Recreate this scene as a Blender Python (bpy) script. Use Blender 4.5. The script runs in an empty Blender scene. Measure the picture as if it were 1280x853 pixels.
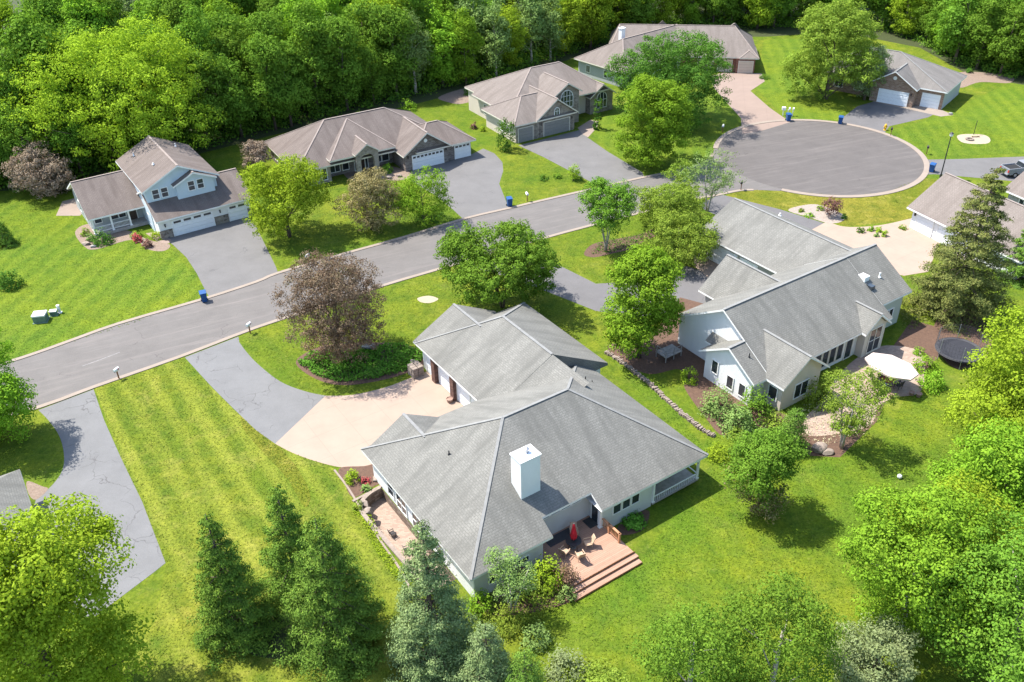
import bpy, bmesh, math, random
import numpy as np
from mathutils import Vector, Matrix
rnd = random.Random(7)
scene = bpy.context.scene
COL = scene.collection
R_ = math.radians
# ------------------------------------------------------------------ camera
FPX, PITCH, ROLL, CAMH = 1114.0, R_(33.4), R_(-1.41), 50.0
cp, sp = math.cos(PITCH), math.sin(PITCH)
FW = np.array([0, cp, -sp]); UP0 = np.array([0, sp, cp]); RT0 = np.array([1.0, 0, 0])
RT = math.cos(ROLL) * RT0 + math.sin(ROLL) * UP0
UP = -math.sin(ROLL) * RT0 + math.cos(ROLL) * UP0
CAM = np.array([0, 0, CAMH])

def G(x, y, z=0.0):
    """survey: the point at height z seen at position (x, y) of the photograph"""
    d = ((x - 640) / FPX) * RT - ((y - 426.5) / FPX) * UP + FW
    return CAM + d * ((z - CAMH) / d[2])

def PX(p):
    d = np.array(p, float) - CAM
    return 640 + FPX * (d @ RT) / (d @ FW), 426.5 - FPX * (d @ UP) / (d @ FW), FPX / (d @ FW)

cam = bpy.data.cameras.new('camera'); cam.sensor_width = 36; cam.lens = 36 * FPX / 1280
cam.clip_start = 0.5; cam.clip_end = 3000
camo = bpy.data.objects.new('camera', cam); COL.objects.link(camo)
M = Matrix(((RT[0], UP[0], -FW[0]), (RT[1], UP[1], -FW[1]), (RT[2], UP[2], -FW[2])))
camo.matrix_world = Matrix.Translation(Vector(CAM)) @ M.to_4x4()
scene.camera = camo

# ------------------------------------------------------------------ light
SUN_AZ, SUN_EL = R_(157), R_(60)
sdir = Vector((math.cos(SUN_AZ) * math.cos(SUN_EL), math.sin(SUN_AZ) * math.cos(SUN_EL), math.sin(SUN_EL)))
sl = bpy.data.lights.new('sun', 'SUN'); sl.energy = 4.05; sl.angle = R_(0.55); sl.color = (1.0, 0.945, 0.86)
so = bpy.data.objects.new('sun', sl); COL.objects.link(so)
so.rotation_euler = sdir.to_track_quat('Z', 'Y').to_euler(); so.location = sdir * 200
w = bpy.data.worlds.new('World'); scene.world = w; w.use_nodes = True
nt = w.node_tree; bg = nt.nodes['Background']
sky = nt.nodes.new('ShaderNodeTexSky'); sky.sky_type = 'NISHITA'; sky.sun_disc = False
sky.sun_elevation = SUN_EL; sky.sun_rotation = math.pi / 2 - SUN_AZ
sky.air_density = 1.0; sky.dust_density = 1.2
nt.links.new(sky.outputs[0], bg.inputs[0]); bg.inputs[1].default_value = 0.15
vs = scene.view_settings
vs.view_transform = 'Standard'; vs.look = 'None'; vs.exposure = 1.47; vs.gamma = 1.0; vs.use_curve_mapping = False
cy = scene.cycles
cy.max_bounces = 8; cy.diffuse_bounces = 4; cy.glossy_bounces = 2; cy.transmission_bounces = 4; cy.transparent_max_bounces = 4
cy.use_denoising = True
try: cy.denoising_prefilter = 'ACCURATE'
except Exception: pass
cy.sample_clamp_indirect = 6.0

# ------------------------------------------------------------------ materials
MATS = {}
class N:
    """small node helper"""
    def __init__(s, name):
        s.m = bpy.data.materials.new(name); s.m.use_nodes = True
        s.t = s.m.node_tree; s.b = s.t.nodes['Principled BSDF']; s.out = s.t.nodes['Material Output']
        s.b.inputs['Roughness'].default_value = 0.85
        s.b.inputs['Specular IOR Level'].default_value = 0.25
        MATS[name] = s.m
    def n(s, typ, **kw):
        k = s.t.nodes.new('ShaderNode' + typ)
        for a, v in kw.items():
            if a.startswith('i_'):
                k.inputs[a[2:].replace('_', ' ')].default_value = v
            else: setattr(k, a, v)
        return k
    def l(s, a, b): s.t.links.new(a, b)
    def pos(s, scale=1.0, rot=0.0, stretch=(1, 1, 1)):
        g = s.n('NewGeometry'); mp = s.n('Mapping'); m2 = s.n('Mapping')
        mp.inputs['Rotation'].default_value = (0, 0, rot); m2.inputs['Scale'].default_value = tuple(scale * q for q in stretch)
        s.l(g.outputs['Position'], mp.inputs[0]); s.l(mp.outputs[0], m2.inputs[0]); return m2.outputs[0]
    def objc(s, scale=1.0):
        g = s.n('TexCoord'); mp = s.n('Mapping'); mp.inputs['Scale'].default_value = (scale,) * 3
        s.l(g.outputs['Object'], mp.inputs[0]); return mp.outputs[0]
    def uv(s, sx=1.0, sy=1.0, rot=0.0):
        g = s.n('UVMap'); mp = s.n('Mapping'); mp.inputs['Scale'].default_value = (sx, sy, 1); mp.inputs['Rotation'].default_value = (0, 0, rot)
        s.l(g.outputs[0], mp.inputs[0]); return mp.outputs[0]
    def noise(s, vec, scale, detail=4, rough=0.6, dist=0.0):
        k = s.n('TexNoise'); k.inputs['Scale'].default_value = scale; k.inputs['Detail'].default_value = detail
        k.inputs['Roughness'].default_value = rough; k.inputs['Distortion'].default_value = dist
        s.l(vec, k.inputs['Vector']); return k.outputs['Fac']
    def ramp(s, fac, stops):
        k = s.n('ValToRGB'); e = k.color_ramp.elements
        while len(e) < len(stops): e.new(0.5)
        for q, (p, c) in zip(e, stops): q.position = p; q.color = (*c, 1) if len(c) == 3 else c
        s.l(fac, k.inputs[0]); return k.outputs[0]
    def mix(s, fac, a, b, mode='MIX'):
        k = s.n('Mix', data_type='RGBA', blend_type=mode)
        if isinstance(fac, (int, float)): k.inputs[0].default_value = fac
        else: s.l(fac, k.inputs[0])
        for i, q in ((6, a), (7, b)):
            if isinstance(q, tuple): k.inputs[i].default_value = (*q[:3], 1)
            else: s.l(q, k.inputs[i])
        return k.outputs[2]
    def math(s, op, a, b=0.0, clamp=False):
        k = s.n('Math', operation=op, use_clamp=clamp)
        for i, q in enumerate((a, b)):
            if isinstance(q, (int, float)): k.inputs[i].default_value = q
            else: s.l(q, k.inputs[i])
        return k.outputs[0]
    def bump(s, h, strength=0.3, dist=0.05):
        k = s.n('Bump'); k.inputs['Strength'].default_value = strength; k.inputs['Distance'].default_value = dist
        s.l(h, k.inputs['Height']); s.l(k.outputs[0], s.b.inputs['Normal'])
    def col(s, c):
        if isinstance(c, tuple): s.b.inputs['Base Color'].default_value = (*c, 1)
        else: s.l(c, s.b.inputs['Base Color'])
        return s.m

def plain(name, c, rough=0.6, var=0.12, scale=3.0, metal=0.0):
    k = N(name); f = k.noise(k.objc(), scale, 3)
    k.b.inputs['Roughness'].default_value = rough; k.b.inputs['Metallic'].default_value = metal
    return k.col(k.ramp(f, [(0.3, tuple(q * (1 - var) for q in c)), (0.7, tuple(min(1, q * (1 + var)) for q in c))]))

def shingle(name, c1, c2, streak, sc=1.0):
    k = N(name); u = k.uv()
    bt = k.n('TexBrick'); bt.offset = 0.5; bt.inputs['Scale'].default_value = 1.0
    bt.inputs['Brick Width'].default_value = 0.34 * sc; bt.inputs['Row Height'].default_value = 0.19 * sc
    bt.inputs['Mortar Size'].default_value = 0.028; bt.inputs['Mortar Smooth'].default_value = 0.6; bt.inputs['Bias'].default_value = 0.0
    bt.inputs['Color1'].default_value = (*c1, 1); bt.inputs['Color2'].default_value = (*c2, 1)
    bt.inputs['Mortar'].default_value = (*(q * 0.36 for q in c1), 1)
    wob = k.n('VectorMath', operation='ADD')
    nz = k.n('TexNoise'); nz.inputs['Scale'].default_value = 2.5; k.l(u, nz.inputs['Vector'])
    sc2 = k.n('VectorMath', operation='SCALE'); sc2.inputs['Scale'].default_value = 0.05; k.l(nz.outputs['Color'], sc2.inputs[0])
    k.l(u, wob.inputs[0]); k.l(sc2.outputs[0], wob.inputs[1]); k.l(wob.outputs[0], bt.inputs['Vector'])
    g = k.noise(u, 9, 5, 0.75)
    c = k.mix(0.55, bt.outputs['Color'], k.ramp(g, [(0.3, tuple(q * 0.72 for q in c2)), (0.7, tuple(q * 1.25 for q in c1))]))
    st = k.noise(k.uv(0.55, 0.09), 1.6, 4, 0.65)
    c = k.mix(k.math('MULTIPLY', k.ramp(st, [(0.44, (0, 0, 0)), (0.64, (1, 1, 1))]), 0.6), c, streak)
    blot = k.noise(u, 0.35, 5, 0.6)
    c = k.mix(k.math('MULTIPLY', k.ramp(blot, [(0.4, (0, 0, 0)), (0.7, (1, 1, 1))]), 0.35), c, tuple(q * 0.72 for q in c2))
    k.b.inputs['Roughness'].default_value = 0.95
    k.bump(bt.outputs['Fac'], 0.25, -0.02)
    return k.col(c)

def siding(name, c, row=0.16, vert=False, dirt=0.06):
    k = N(name); u = k.uv()
    sx = k.n('SeparateXYZ'); k.l(u, sx.inputs[0])
    h = k.math('FRACT', k.math('DIVIDE', sx.outputs[0 if vert else 1], row))
    k.bump(h, 0.5, 0.012)
    f = k.noise(k.uv(0.5, 0.15), 1.5, 4)
    k.b.inputs['Roughness'].default_value = 0.55
    return k.col(k.ramp(f, [(0.25, tuple(q * (1 - 2 * dirt) for q in c)), (0.7, c)]))

def masonry(name, cols, mortar, bw, bh, stone=False):
    k = N(name); u = k.uv()
    if stone:
        v = k.n('TexVoronoi'); v.inputs['Scale'].default_value = 1 / bw; v.inputs['Randomness'].default_value = 0.9
        m = k.uv(1, bw / bh); k.l(m, v.inputs['Vector'])
        e = k.n('TexVoronoi', feature='DISTANCE_TO_EDGE'); e.inputs['Scale'].default_value = 1 / bw; e.inputs['Randomness'].default_value = 0.9; k.l(m, e.inputs['Vector'])
        sp_ = k.n('SeparateColor'); k.l(v.outputs['Color'], sp_.inputs[0]); fac = sp_.outputs[0]
        ed = k.ramp(e.outputs['Distance'], [(0.02, (1, 1, 1)), (0.09, (0, 0, 0))])
    else:
        b = k.n('TexBrick'); b.inputs['Scale'].default_value = 1; b.inputs['Brick Width'].default_value = bw; b.inputs['Row Height'].default_value = bh
        b.inputs['Mortar Size'].default_value = bh * 0.1; b.inputs['Color1'].default_value = (0, 0, 0, 1); b.inputs['Color2'].default_value = (1, 1, 1, 1); b.inputs['Mortar'].default_value = (0.5, 0.5, 0.5, 1)
        k.l(u, b.inputs['Vector']); fac = b.outputs['Color']; ed = b.outputs['Fac']
    n = len(cols)
    c = k.ramp(fac, [(0.08 + 0.84 * i / (n - 1), q) for i, q in enumerate(cols)])
    c = k.mix(k.math('MULTIPLY', k.noise(u, 3, 4), 0.5), c, tuple(q * 0.8 for q in cols[0]))
    c = k.mix(ed, c, mortar)
    k.bump(ed, 0.4, -0.02)
    return k.col(c)

def asphalt(name, c, crack=0.0, worn=None, streak=0.0, sheen=0.25, crk=(0.028, 0.028, 0.032)):
    k = N(name); p = k.pos()
    f = k.noise(p, 0.35, 6, 0.7); g = k.noise(p, 14, 3, 0.8)
    col = k.ramp(f, [(0.3, tuple(q * 0.84 for q in c)), (0.7, tuple(q * 1.14 for q in c))])
    col = k.mix(0.3, col, k.ramp(g, [(0.3, tuple(q * 0.6 for q in c)), (0.7, tuple(q * 1.4 for q in c))]))
    if worn:
        s_ = k.noise(k.pos(1, streak, (0.06, 0.9, 1)), 1.3, 5, 0.75, 0.6)
        col = k.mix(k.math('MULTIPLY', k.ramp(s_, [(0.5, (0, 0, 0)), (0.72, (1, 1, 1))]), 0.55), col, worn)
    if crack:
        dn = k.n('TexNoise'); dn.inputs['Scale'].default_value = 0.8; dn.inputs['Detail'].default_value = 4; k.l(p, dn.inputs['Vector'])
        ad = k.n('VectorMath', operation='ADD'); sc = k.n('VectorMath', operation='SCALE'); sc.inputs['Scale'].default_value = 1.6
        k.l(dn.outputs['Color'], sc.inputs[0]); k.l(p, ad.inputs[0]); k.l(sc.outputs[0], ad.inputs[1])
        v = k.n('TexVoronoi', feature='DISTANCE_TO_EDGE'); v.inputs['Scale'].default_value = 0.34; k.l(ad.outputs[0], v.inputs['Vector'])
        e = k.ramp(v.outputs['Distance'], [(0.004, (1, 1, 1)), (0.014, (0, 0, 0))])
        mk = k.ramp(k.noise(p, 0.22, 3), [(0.62 - crack * 0.25, (0, 0, 0)), (0.68 - crack * 0.25, (1, 1, 1))])
        col = k.mix(k.math('MULTIPLY', e, mk), col, crk)
    k.b.inputs['Roughness'].default_value = 0.8
    k.bump(g, 0.15, 0.01)
    return k.col(col)

def concrete(name, c, joint=0.0, rot=0.0):
    k = N(name); p = k.pos()
    f = k.noise(p, 0.5, 5, 0.65); g = k.noise(p, 9, 3)
    col = k.ramp(f, [(0.3, tuple(q * 0.9 for q in c)), (0.7, tuple(min(1, q * 1.05) for q in c))])
    col = k.mix(0.12, col, k.ramp(g, [(0.3, (0.2, 0.18, 0.15)), (0.7, c)]))
    if joint:
        b = k.n('TexBrick'); b.offset = 0; b.inputs['Scale'].default_value = 1; b.inputs['Brick Width'].default_value = joint; b.inputs['Row Height'].default_value = joint
        b.inputs['Mortar Size'].default_value = 0.02; k.l(k.pos(1, rot), b.inputs['Vector'])
        col = k.mix(k.math('MULTIPLY', b.outputs['Fac'], 0.3), col, tuple(q * 0.5 for q in c))
    return k.col(col)

def grass(name, green, yellow, dark, ymix=0.5, stripe=0.0, rot=0.0, width=1.6, dry=0.0):
    k = N(name); p = k.pos()
    a = k.noise(p, 0.075, 5, 0.6, 0.4); b = k.noise(p, 0.5, 5, 0.7); c = k.noise(p, 5, 4, 0.8)
    col = k.mix(k.ramp(a, [(0.5 - 0.25 * ymix, (0, 0, 0)), (0.85 - 0.35 * ymix, (1, 1, 1))]), green, yellow)
    col = k.mix(k.ramp(b, [(0.42, (0, 0, 0)), (0.68, (0.75,) * 3)]), col, dark)
    if stripe:
        mp = k.pos(1, rot); sx = k.n('SeparateXYZ'); k.l(mp, sx.inputs[0])
        wv = k.math('SINE', k.math('ADD', k.math('MULTIPLY', sx.outputs[0], math.pi / width), k.math('MULTIPLY', k.noise(p, 0.25, 3), 1.1)))
        st = k.noise(k.pos(1, rot, (0.75, 0.05, 1)), 1.0, 4, 0.6)
        wv = k.math('ADD', k.math('MULTIPLY', wv, 0.5), k.math('MULTIPLY', k.math('SUBTRACT', st, 0.5), 2.6))
        col = k.mix(k.math('MULTIPLY', k.ramp(k.math('ADD', k.math('MULTIPLY', wv, 0.5), 0.5), [(0.3, (0, 0, 0)), (0.8, (1, 1, 1))]), stripe), col, tuple(min(1, q * 1.3 + 0.008) for q in yellow))
    if dry:
        d = k.noise(p, 0.3, 6, 0.75, 0.5)
        col = k.mix(k.math('MULTIPLY', k.ramp(d, [(0.52, (0, 0, 0)), (0.7, (1, 1, 1))]), dry), col, (0.40, 0.33, 0.10))
    wd = k.noise(p, 0.9, 6, 0.8, 0.8)
    col = k.mix(k.math('MULTIPLY', k.ramp(wd, [(0.6, (0, 0, 0)), (0.72, (1, 1, 1))]), 0.38), col, (0.19, 0.185, 0.05))
    wd2 = k.noise(k.pos(1.0, 0.7), 0.55, 5, 0.75, 0.6)
    col = k.mix(k.math('MULTIPLY', k.ramp(wd2, [(0.58, (0, 0, 0)), (0.7, (1, 1, 1))]), 0.4), col, tuple(q * 0.62 for q in dark))
    cl = k.noise(p, 1.7, 5, 0.75)
    col = k.mix(0.5, col, k.mix(1.0, col, k.ramp(cl, [(0.3, (0.45, 0.55, 0.5)), (0.55, (1, 1, 1)), (0.75, (1.4, 1.3, 1.2))]), 'MULTIPLY'))
    col = k.mix(0.6, col, k.mix(1.0, col, k.ramp(c, [(0.3, (0.3, 0.36, 0.3)), (0.7, (1.7, 1.58, 1.5))]), 'MULTIPLY'))
    f2 = k.noise(p, 2.6, 4, 0.85, 0.5)
    col = k.mix(k.math('MULTIPLY', k.ramp(f2, [(0.55, (0, 0, 0)), (0.75, (1, 1, 1))]), 0.3), col, (0.22, 0.22, 0.07))
    k.b.inputs['Roughness'].default_value = 0.9; k.b.inputs['Specular IOR Level'].default_value = 0.05
    hh = k.math('ADD', k.noise(p, 3.0, 4, 0.8), k.math('MULTIPLY', c, 0.6))
    k.bump(hh, 0.7, 0.12)
    return k.col(col)

def soil(name, c, c2):
    k = N(name); p = k.pos(); f = k.noise(p, 3.5, 6, 0.8); g = k.noise(p, 0.6, 3)
    col = k.mix(k.ramp(f, [(0.35, (0, 0, 0)), (0.65, (1, 1, 1))]), c, c2)
    col = k.mix(k.math('MULTIPLY', g, 0.5), col, tuple(q * 0.6 for q in c))
    k.bump(f, 0.6, 0.08); return k.col(col)

def leaf(name, cols, trans=0.35, tcol=None):
    k = N(name); g = k.n('NewGeometry'); oi = k.n('ObjectInfo')
    pn = k.noise(k.objc(), 0.55, 3, 0.6)
    c = k.ramp(k.math('ADD', k.math('MULTIPLY', g.outputs['Random Per Island'], 0.55), k.math('MULTIPLY', k.math('SUBTRACT', pn, 0.28), 0.95), True), [(i / (len(cols) - 1), q) for i, q in enumerate(cols)])
    hs = k.n('HueSaturation'); hs.inputs['Saturation'].default_value = 0.97; k.l(c, hs.inputs['Color'])
    k.l(k.math('ADD', 0.494, k.math('MULTIPLY', oi.outputs['Random'], 0.014)), hs.inputs['Hue'])
    k.l(k.math('ADD', 0.85, k.math('MULTIPLY', oi.outputs['Random'], 0.3)), hs.inputs['Value'])
    df = k.n('BsdfDiffuse'); tr = k.n('BsdfTranslucent'); mx = k.n('MixShader'); mx.inputs[0].default_value = trans * .6
    k.l(hs.outputs[0], df.inputs[0])
    tm = k.mix(1.0, hs.outputs[0], tcol or (1.1, 1.12, 0.6), 'MULTIPLY'); k.l(tm, tr.inputs[0])
    k.l(df.outputs[0], mx.inputs[1]); k.l(tr.outputs[0], mx.inputs[2])
    k.l(mx.outputs[0], k.out.inputs[0])
    k.t.nodes.remove(k.b); return k.m

def glass(name, c=(0.02, 0.025, 0.03)):
    k = N(name); k.b.inputs['Roughness'].default_value = 0.08; k.b.inputs['Specular IOR Level'].default_value = 0.8
    f = k.noise(k.objc(), 0.8, 2); return k.col(k.ramp(f, [(0.35, c), (0.7, tuple(q * 2.2 for q in c))]))

shingle('grey_shingle', (0.1968, 0.1937, 0.1757), (0.1325, 0.1310, 0.1191), (0.0941, 0.0936, 0.0852))
shingle('taupe_shingle', (0.165, 0.138, 0.124), (0.122, 0.10, 0.089), (0.083, 0.066, 0.058))
shingle('tan_shingle', (0.195, 0.168, 0.150), (0.15, 0.128, 0.113), (0.11, 0.092, 0.08))
shingle('silver_shingle', (0.1872, 0.1750, 0.1626), (0.1459, 0.1366, 0.1269), (0.1104, 0.1030, 0.0956))
plain('ridge_taupe', (0.215, 0.18, 0.16), 0.95); plain('ridge_grey', (0.185, 0.186, 0.18), 0.95)
plain('white_trim', (0.72, 0.72, 0.70), 0.5, 0.05); plain('cream_trim', (0.62, 0.58, 0.50), 0.5, 0.05); plain('dark_trim', (0.05, 0.045, 0.045), 0.5)
siding('white_siding', (0.72, 0.73, 0.72)); siding('pale_siding', (0.58, 0.58, 0.555)); siding('blue_siding', (0.52, 0.60, 0.66)); siding('grey_siding', (0.33, 0.33, 0.32))
siding('cream_siding', (0.56, 0.505, 0.43)); siding('sage_siding', (0.36, 0.385, 0.385), 0.2)
siding('green_siding', (0.42, 0.46, 0.40))
masonry('grey_brick', [(0.094, 0.072, 0.065), (0.173, 0.144, 0.130), (0.238, 0.209, 0.187)], (0.259, 0.245, 0.223), 0.42, 0.13)
masonry('red_brick', [(0.144, 0.040, 0.025), (0.216, 0.072, 0.043), (0.259, 0.115, 0.072)], (0.259, 0.202, 0.166), 0.42, 0.13)
masonry('tan_brick', [(0.187, 0.108, 0.072), (0.259, 0.166, 0.115), (0.317, 0.230, 0.173)], (0.288, 0.245, 0.202), 0.45, 0.15)
masonry('field_stone', [(0.101, 0.086, 0.072), (0.216, 0.187, 0.151), (0.324, 0.288, 0.238)], (0.216, 0.202, 0.180), 0.45, 0.3, True)
masonry('cream_stone', [(0.19, 0.16, 0.135), (0.27, 0.235, 0.20), (0.35, 0.31, 0.265)], (0.28, 0.245, 0.21), 0.5, 0.3, True)
masonry('wall_block', [(0.158, 0.115, 0.086), (0.245, 0.194, 0.151), (0.302, 0.252, 0.202)], (0.101, 0.079, 0.065), 0.5, 0.22)
masonry('brick_paver', [(0.259, 0.158, 0.122), (0.324, 0.209, 0.166), (0.360, 0.252, 0.202)], (0.216, 0.158, 0.130), 0.3, 0.15)
masonry('rust_brick', [(0.085, 0.04, 0.03), (0.125, 0.058, 0.044), (0.16, 0.085, 0.064)], (0.14, 0.11, 0.095), 0.42, 0.13)
plain('worn_paint', (0.185, 0.178, 0.172), 0.9, 0.2)
masonry('tan_paver', [(0.26, 0.19, 0.15), (0.31, 0.235, 0.185), (0.35, 0.275, 0.22)], (0.24, 0.18, 0.145), 0.3, 0.15)
plain('garage_white', (0.70, 0.72, 0.73), 0.45, 0.04); plain('garage_grey', (0.22, 0.215, 0.205), 0.5, 0.05); plain('garage_tan', (0.55, 0.45, 0.37), 0.5, 0.05)
glass('glass'); glass('glass_blue', (0.05, 0.07, 0.08))
plain('door_dark', (0.06, 0.04, 0.035), 0.4); plain('door_white', (0.65, 0.66, 0.66), 0.4)
k = N('deck_wood'); u = k.uv(); sx = k.n('SeparateXYZ'); k.l(u, sx.inputs[0])
br = k.n('TexBrick'); br.inputs['Scale'].default_value = 1; br.inputs['Brick Width'].default_value = 3.6; br.inputs['Row Height'].default_value = 0.15; br.inputs['Mortar Size'].default_value = 0.008
br.inputs['Color1'].default_value = (0.33, 0.205, 0.145, 1); br.inputs['Color2'].default_value = (0.27, 0.16, 0.11, 1); br.inputs['Mortar'].default_value = (0.12, 0.06, 0.04, 1)
k.l(u, br.inputs['Vector']); k.col(k.mix(0.3, br.outputs['Color'], k.ramp(k.noise(k.uv(0.4, 4), 3, 4), [(0.3, (0.21, 0.12, 0.085)), (0.7, (0.38, 0.25, 0.185))])))
plain('brown_wood', (0.22, 0.10, 0.05), 0.6, 0.25); plain('grey_wood', (0.30, 0.28, 0.26), 0.8, 0.2); plain('rail_wood', (0.40, 0.20, 0.11), 0.6, 0.2)
RA = R_(-24)
asphalt('road_asphalt', (0.1125, 0.1044, 0.0979), 0.12, (0.1746, 0.1552, 0.1443), R_(-24), crk=(0.0776, 0.0696, 0.0664))
asphalt('court_asphalt', (0.0912, 0.0828, 0.0777), 0.05, (0.1503, 0.1336, 0.1241), R_(-18), crk=(0.0679, 0.0611, 0.0568))
asphalt('drive_asphalt', (0.1183, 0.1144, 0.1116), 0.3, crk=(0.0825, 0.0804, 0.0809)); asphalt('drive_cracked', (0.1300, 0.1305, 0.1309), 0.6, crk=(0.0825, 0.0804, 0.0809)); asphalt('drive_dark', (0.1115, 0.1078, 0.1089), 0.1, crk=(0.0679, 0.0662, 0.0659))
concrete('cream_concrete', (0.2898, 0.2176, 0.1706), 3.2, R_(-33.4)); concrete('curb_concrete', (0.2310, 0.1904, 0.1564)); concrete('pad_concrete', (0.2268, 0.1800, 0.1501), 2.5, 0.4); concrete('tan_concrete', (0.2201, 0.1648, 0.1359), 3.4, 0.2)
grass('lawn_grass', (0.0757, 0.1256, 0.0108), (0.1406, 0.1628, 0.0156), (0.0436, 0.0884, 0.0108), 0.5, dry=.12)
grass('lawn_green', (0.0781, 0.1347, 0.0132), (0.1243, 0.1613, 0.0120), (0.0473, 0.0949, 0.0120), 0.4, 0.28, R_(8), 1.1)
grass('lawn_stripe', (0.0776, 0.1246, 0.0120), (0.1406, 0.1581, 0.0168), (0.0485, 0.0930, 0.0120), 0.5, 0.62, R_(-33.4), 1.15, 0.22)
grass('lawn_yellow', (0.1018, 0.1256, 0.0120), (0.1697, 0.1562, 0.0240), (0.0630, 0.0930, 0.0108), 0.6, 0.12, R_(20), 1.2, 0.35)
grass('lawn_back', (0.0703, 0.1281, 0.0108), (0.1274, 0.1594, 0.0120), (0.0388, 0.0901, 0.0108), 0.45, 0.15, R_(-20), 1.7, 0.06)
soil('mulch', (0.13, 0.078, 0.052), (0.068, 0.04, 0.03)); soil('forest_soil', (0.05, 0.06, 0.02), (0.03, 0.045, 0.012)); soil('gravel_soil', (0.24, 0.185, 0.145), (0.15, 0.105, 0.08)); soil('pale_gravel', (0.34, 0.29, 0.25), (0.2, 0.16, 0.13))
soil('sand', (0.36, 0.31, 0.23), (0.28, 0.235, 0.17)); soil('rock', (0.30, 0.25, 0.21), (0.18, 0.14, 0.115)); soil('rock_grey', (0.30, 0.30, 0.29), (0.18, 0.18, 0.17))
soil('bark', (0.13, 0.10, 0.075), (0.065, 0.05, 0.04)); soil('bark_pale', (0.46, 0.43, 0.37), (0.28, 0.25, 0.21))
leaf('leaf_lime', [(0.159, 0.249, 0.0102), (0.240, 0.351, 0.0161), (0.338, 0.444, 0.0249)], 0.5)
leaf('leaf_bright', [(0.105, 0.210, 0.0107), (0.165, 0.300, 0.0161), (0.245, 0.386, 0.0228)], 0.48)
leaf('leaf_green', [(0.072, 0.152, 0.0132), (0.118, 0.222, 0.0190), (0.179, 0.296, 0.0293)], 0.45)
leaf('leaf_deep', [(0.043, 0.111, 0.0132), (0.073, 0.162, 0.0190), (0.118, 0.218, 0.0293)], 0.45)
leaf('leaf_olive', [(0.110, 0.176, 0.0176), (0.173, 0.249, 0.0264), (0.262, 0.327, 0.0439)], 0.45)
leaf('leaf_tan', [(0.12, 0.105, 0.04), (0.20, 0.17, 0.07), (0.31, 0.26, 0.12), (0.16, 0.18, 0.05)], 0.4)
leaf('leaf_sage', [(0.0964, 0.1672, 0.0378), (0.1610, 0.2455, 0.0605), (0.2574, 0.3572, 0.1059)], 0.3)
leaf('leaf_pale', [(0.1326, 0.1722, 0.0612), (0.1911, 0.2419, 0.0972), (0.2652, 0.3157, 0.1512)], 0.3)
leaf('leaf_copper', [(0.085, 0.05, 0.032), (0.16, 0.10, 0.06), (0.25, 0.17, 0.10), (0.13, 0.15, 0.04)], 0.3, (1.2, 0.9, 0.6))
leaf('leaf_purple', [(0.0698, 0.0437, 0.0304), (0.1256, 0.0863, 0.0570), (0.1953, 0.1456, 0.0950), (0.1023, 0.1196, 0.0380)], 0.3, (1.2, 0.85, 0.6))
leaf('leaf_plum', [(0.10, 0.05, 0.04), (0.17, 0.09, 0.068), (0.25, 0.155, 0.115)], 0.3, (1.2, 0.8, 0.6))
leaf('leaf_pinkish', [(0.1767, 0.1300, 0.0902), (0.2697, 0.2080, 0.1472), (0.3534, 0.3016, 0.2232)], 0.3, (1.1, 0.9, 0.8))
leaf('leaf_red', [(0.25, 0.03, 0.04), (0.4, 0.07, 0.08), (0.48, 0.15, 0.15)], 0.3, (1.1, 0.8, 0.7))
leaf('needle_dark', [(0.055, 0.115, 0.016), (0.105, 0.185, 0.024), (0.20, 0.30, 0.034)], 0.25)
leaf('needle_green', [(0.065, 0.14, 0.02), (0.12, 0.225, 0.03), (0.22, 0.345, 0.045)], 0.25)
leaf('needle_blue', [(0.10, 0.165, 0.06), (0.185, 0.27, 0.10), (0.32, 0.41, 0.17)], 0.2)
leaf('needle_olive', [(0.075, 0.105, 0.03), (0.14, 0.165, 0.042), (0.26, 0.26, 0.075)], 0.2)
leaf('ground_leaf', [(0.05, 0.14, 0.012), (0.09, 0.22, 0.02), (0.16, 0.32, 0.04)], 0.3)
leaf('blossom_pale', [(0.26, 0.24, 0.13), (0.38, 0.35, 0.21), (0.5, 0.46, 0.33)], 0.3)
plain('bin_blue', (0.018, 0.07, 0.20), 0.45, 0.1); plain('tyre', (0.02, 0.02, 0.02), 0.8); plain('steel', (0.35, 0.36, 0.38), 0.35, 0.05, 3, 0.6)
plain('white_plastic', (0.66, 0.67, 0.66), 0.4, 0.04); plain('utility_green', (0.10, 0.16, 0.12), 0.5); plain('hydrant_yellow', (0.55, 0.33, 0.02), 0.45)
plain('black_metal', (0.025, 0.025, 0.028), 0.45); plain('truck_grey', (0.20, 0.21, 0.23), 0.3, 0.03); plain('fabric_white', (0.44, 0.375, 0.335), 0.8, 0.04); plain('fabric_red', (0.42, 0.015, 0.03), 0.7, 0.15)
plain('wicker', (0.40, 0.29, 0.20), 0.7, 0.2); plain('trampoline_mat', (0.025, 0.026, 0.032), 0.7); plain('net_dark', (0.05, 0.05, 0.055), 0.8); plain('red_light', (0.4, 0.03, 0.02), 0.4)
plain('mat_dark', (0.04, 0.04, 0.04), 0.9, 0.3); plain('tan_wood', (0.42, 0.30, 0.18), 0.7, 0.2); plain('amber_lamp', (0.25, 0.12, 0.05), 0.4); plain('table_red', (0.24, 0.05, 0.04), 0.6)
plain('flag_pale', (0.6, 0.62, 0.6), 0.4)

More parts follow.
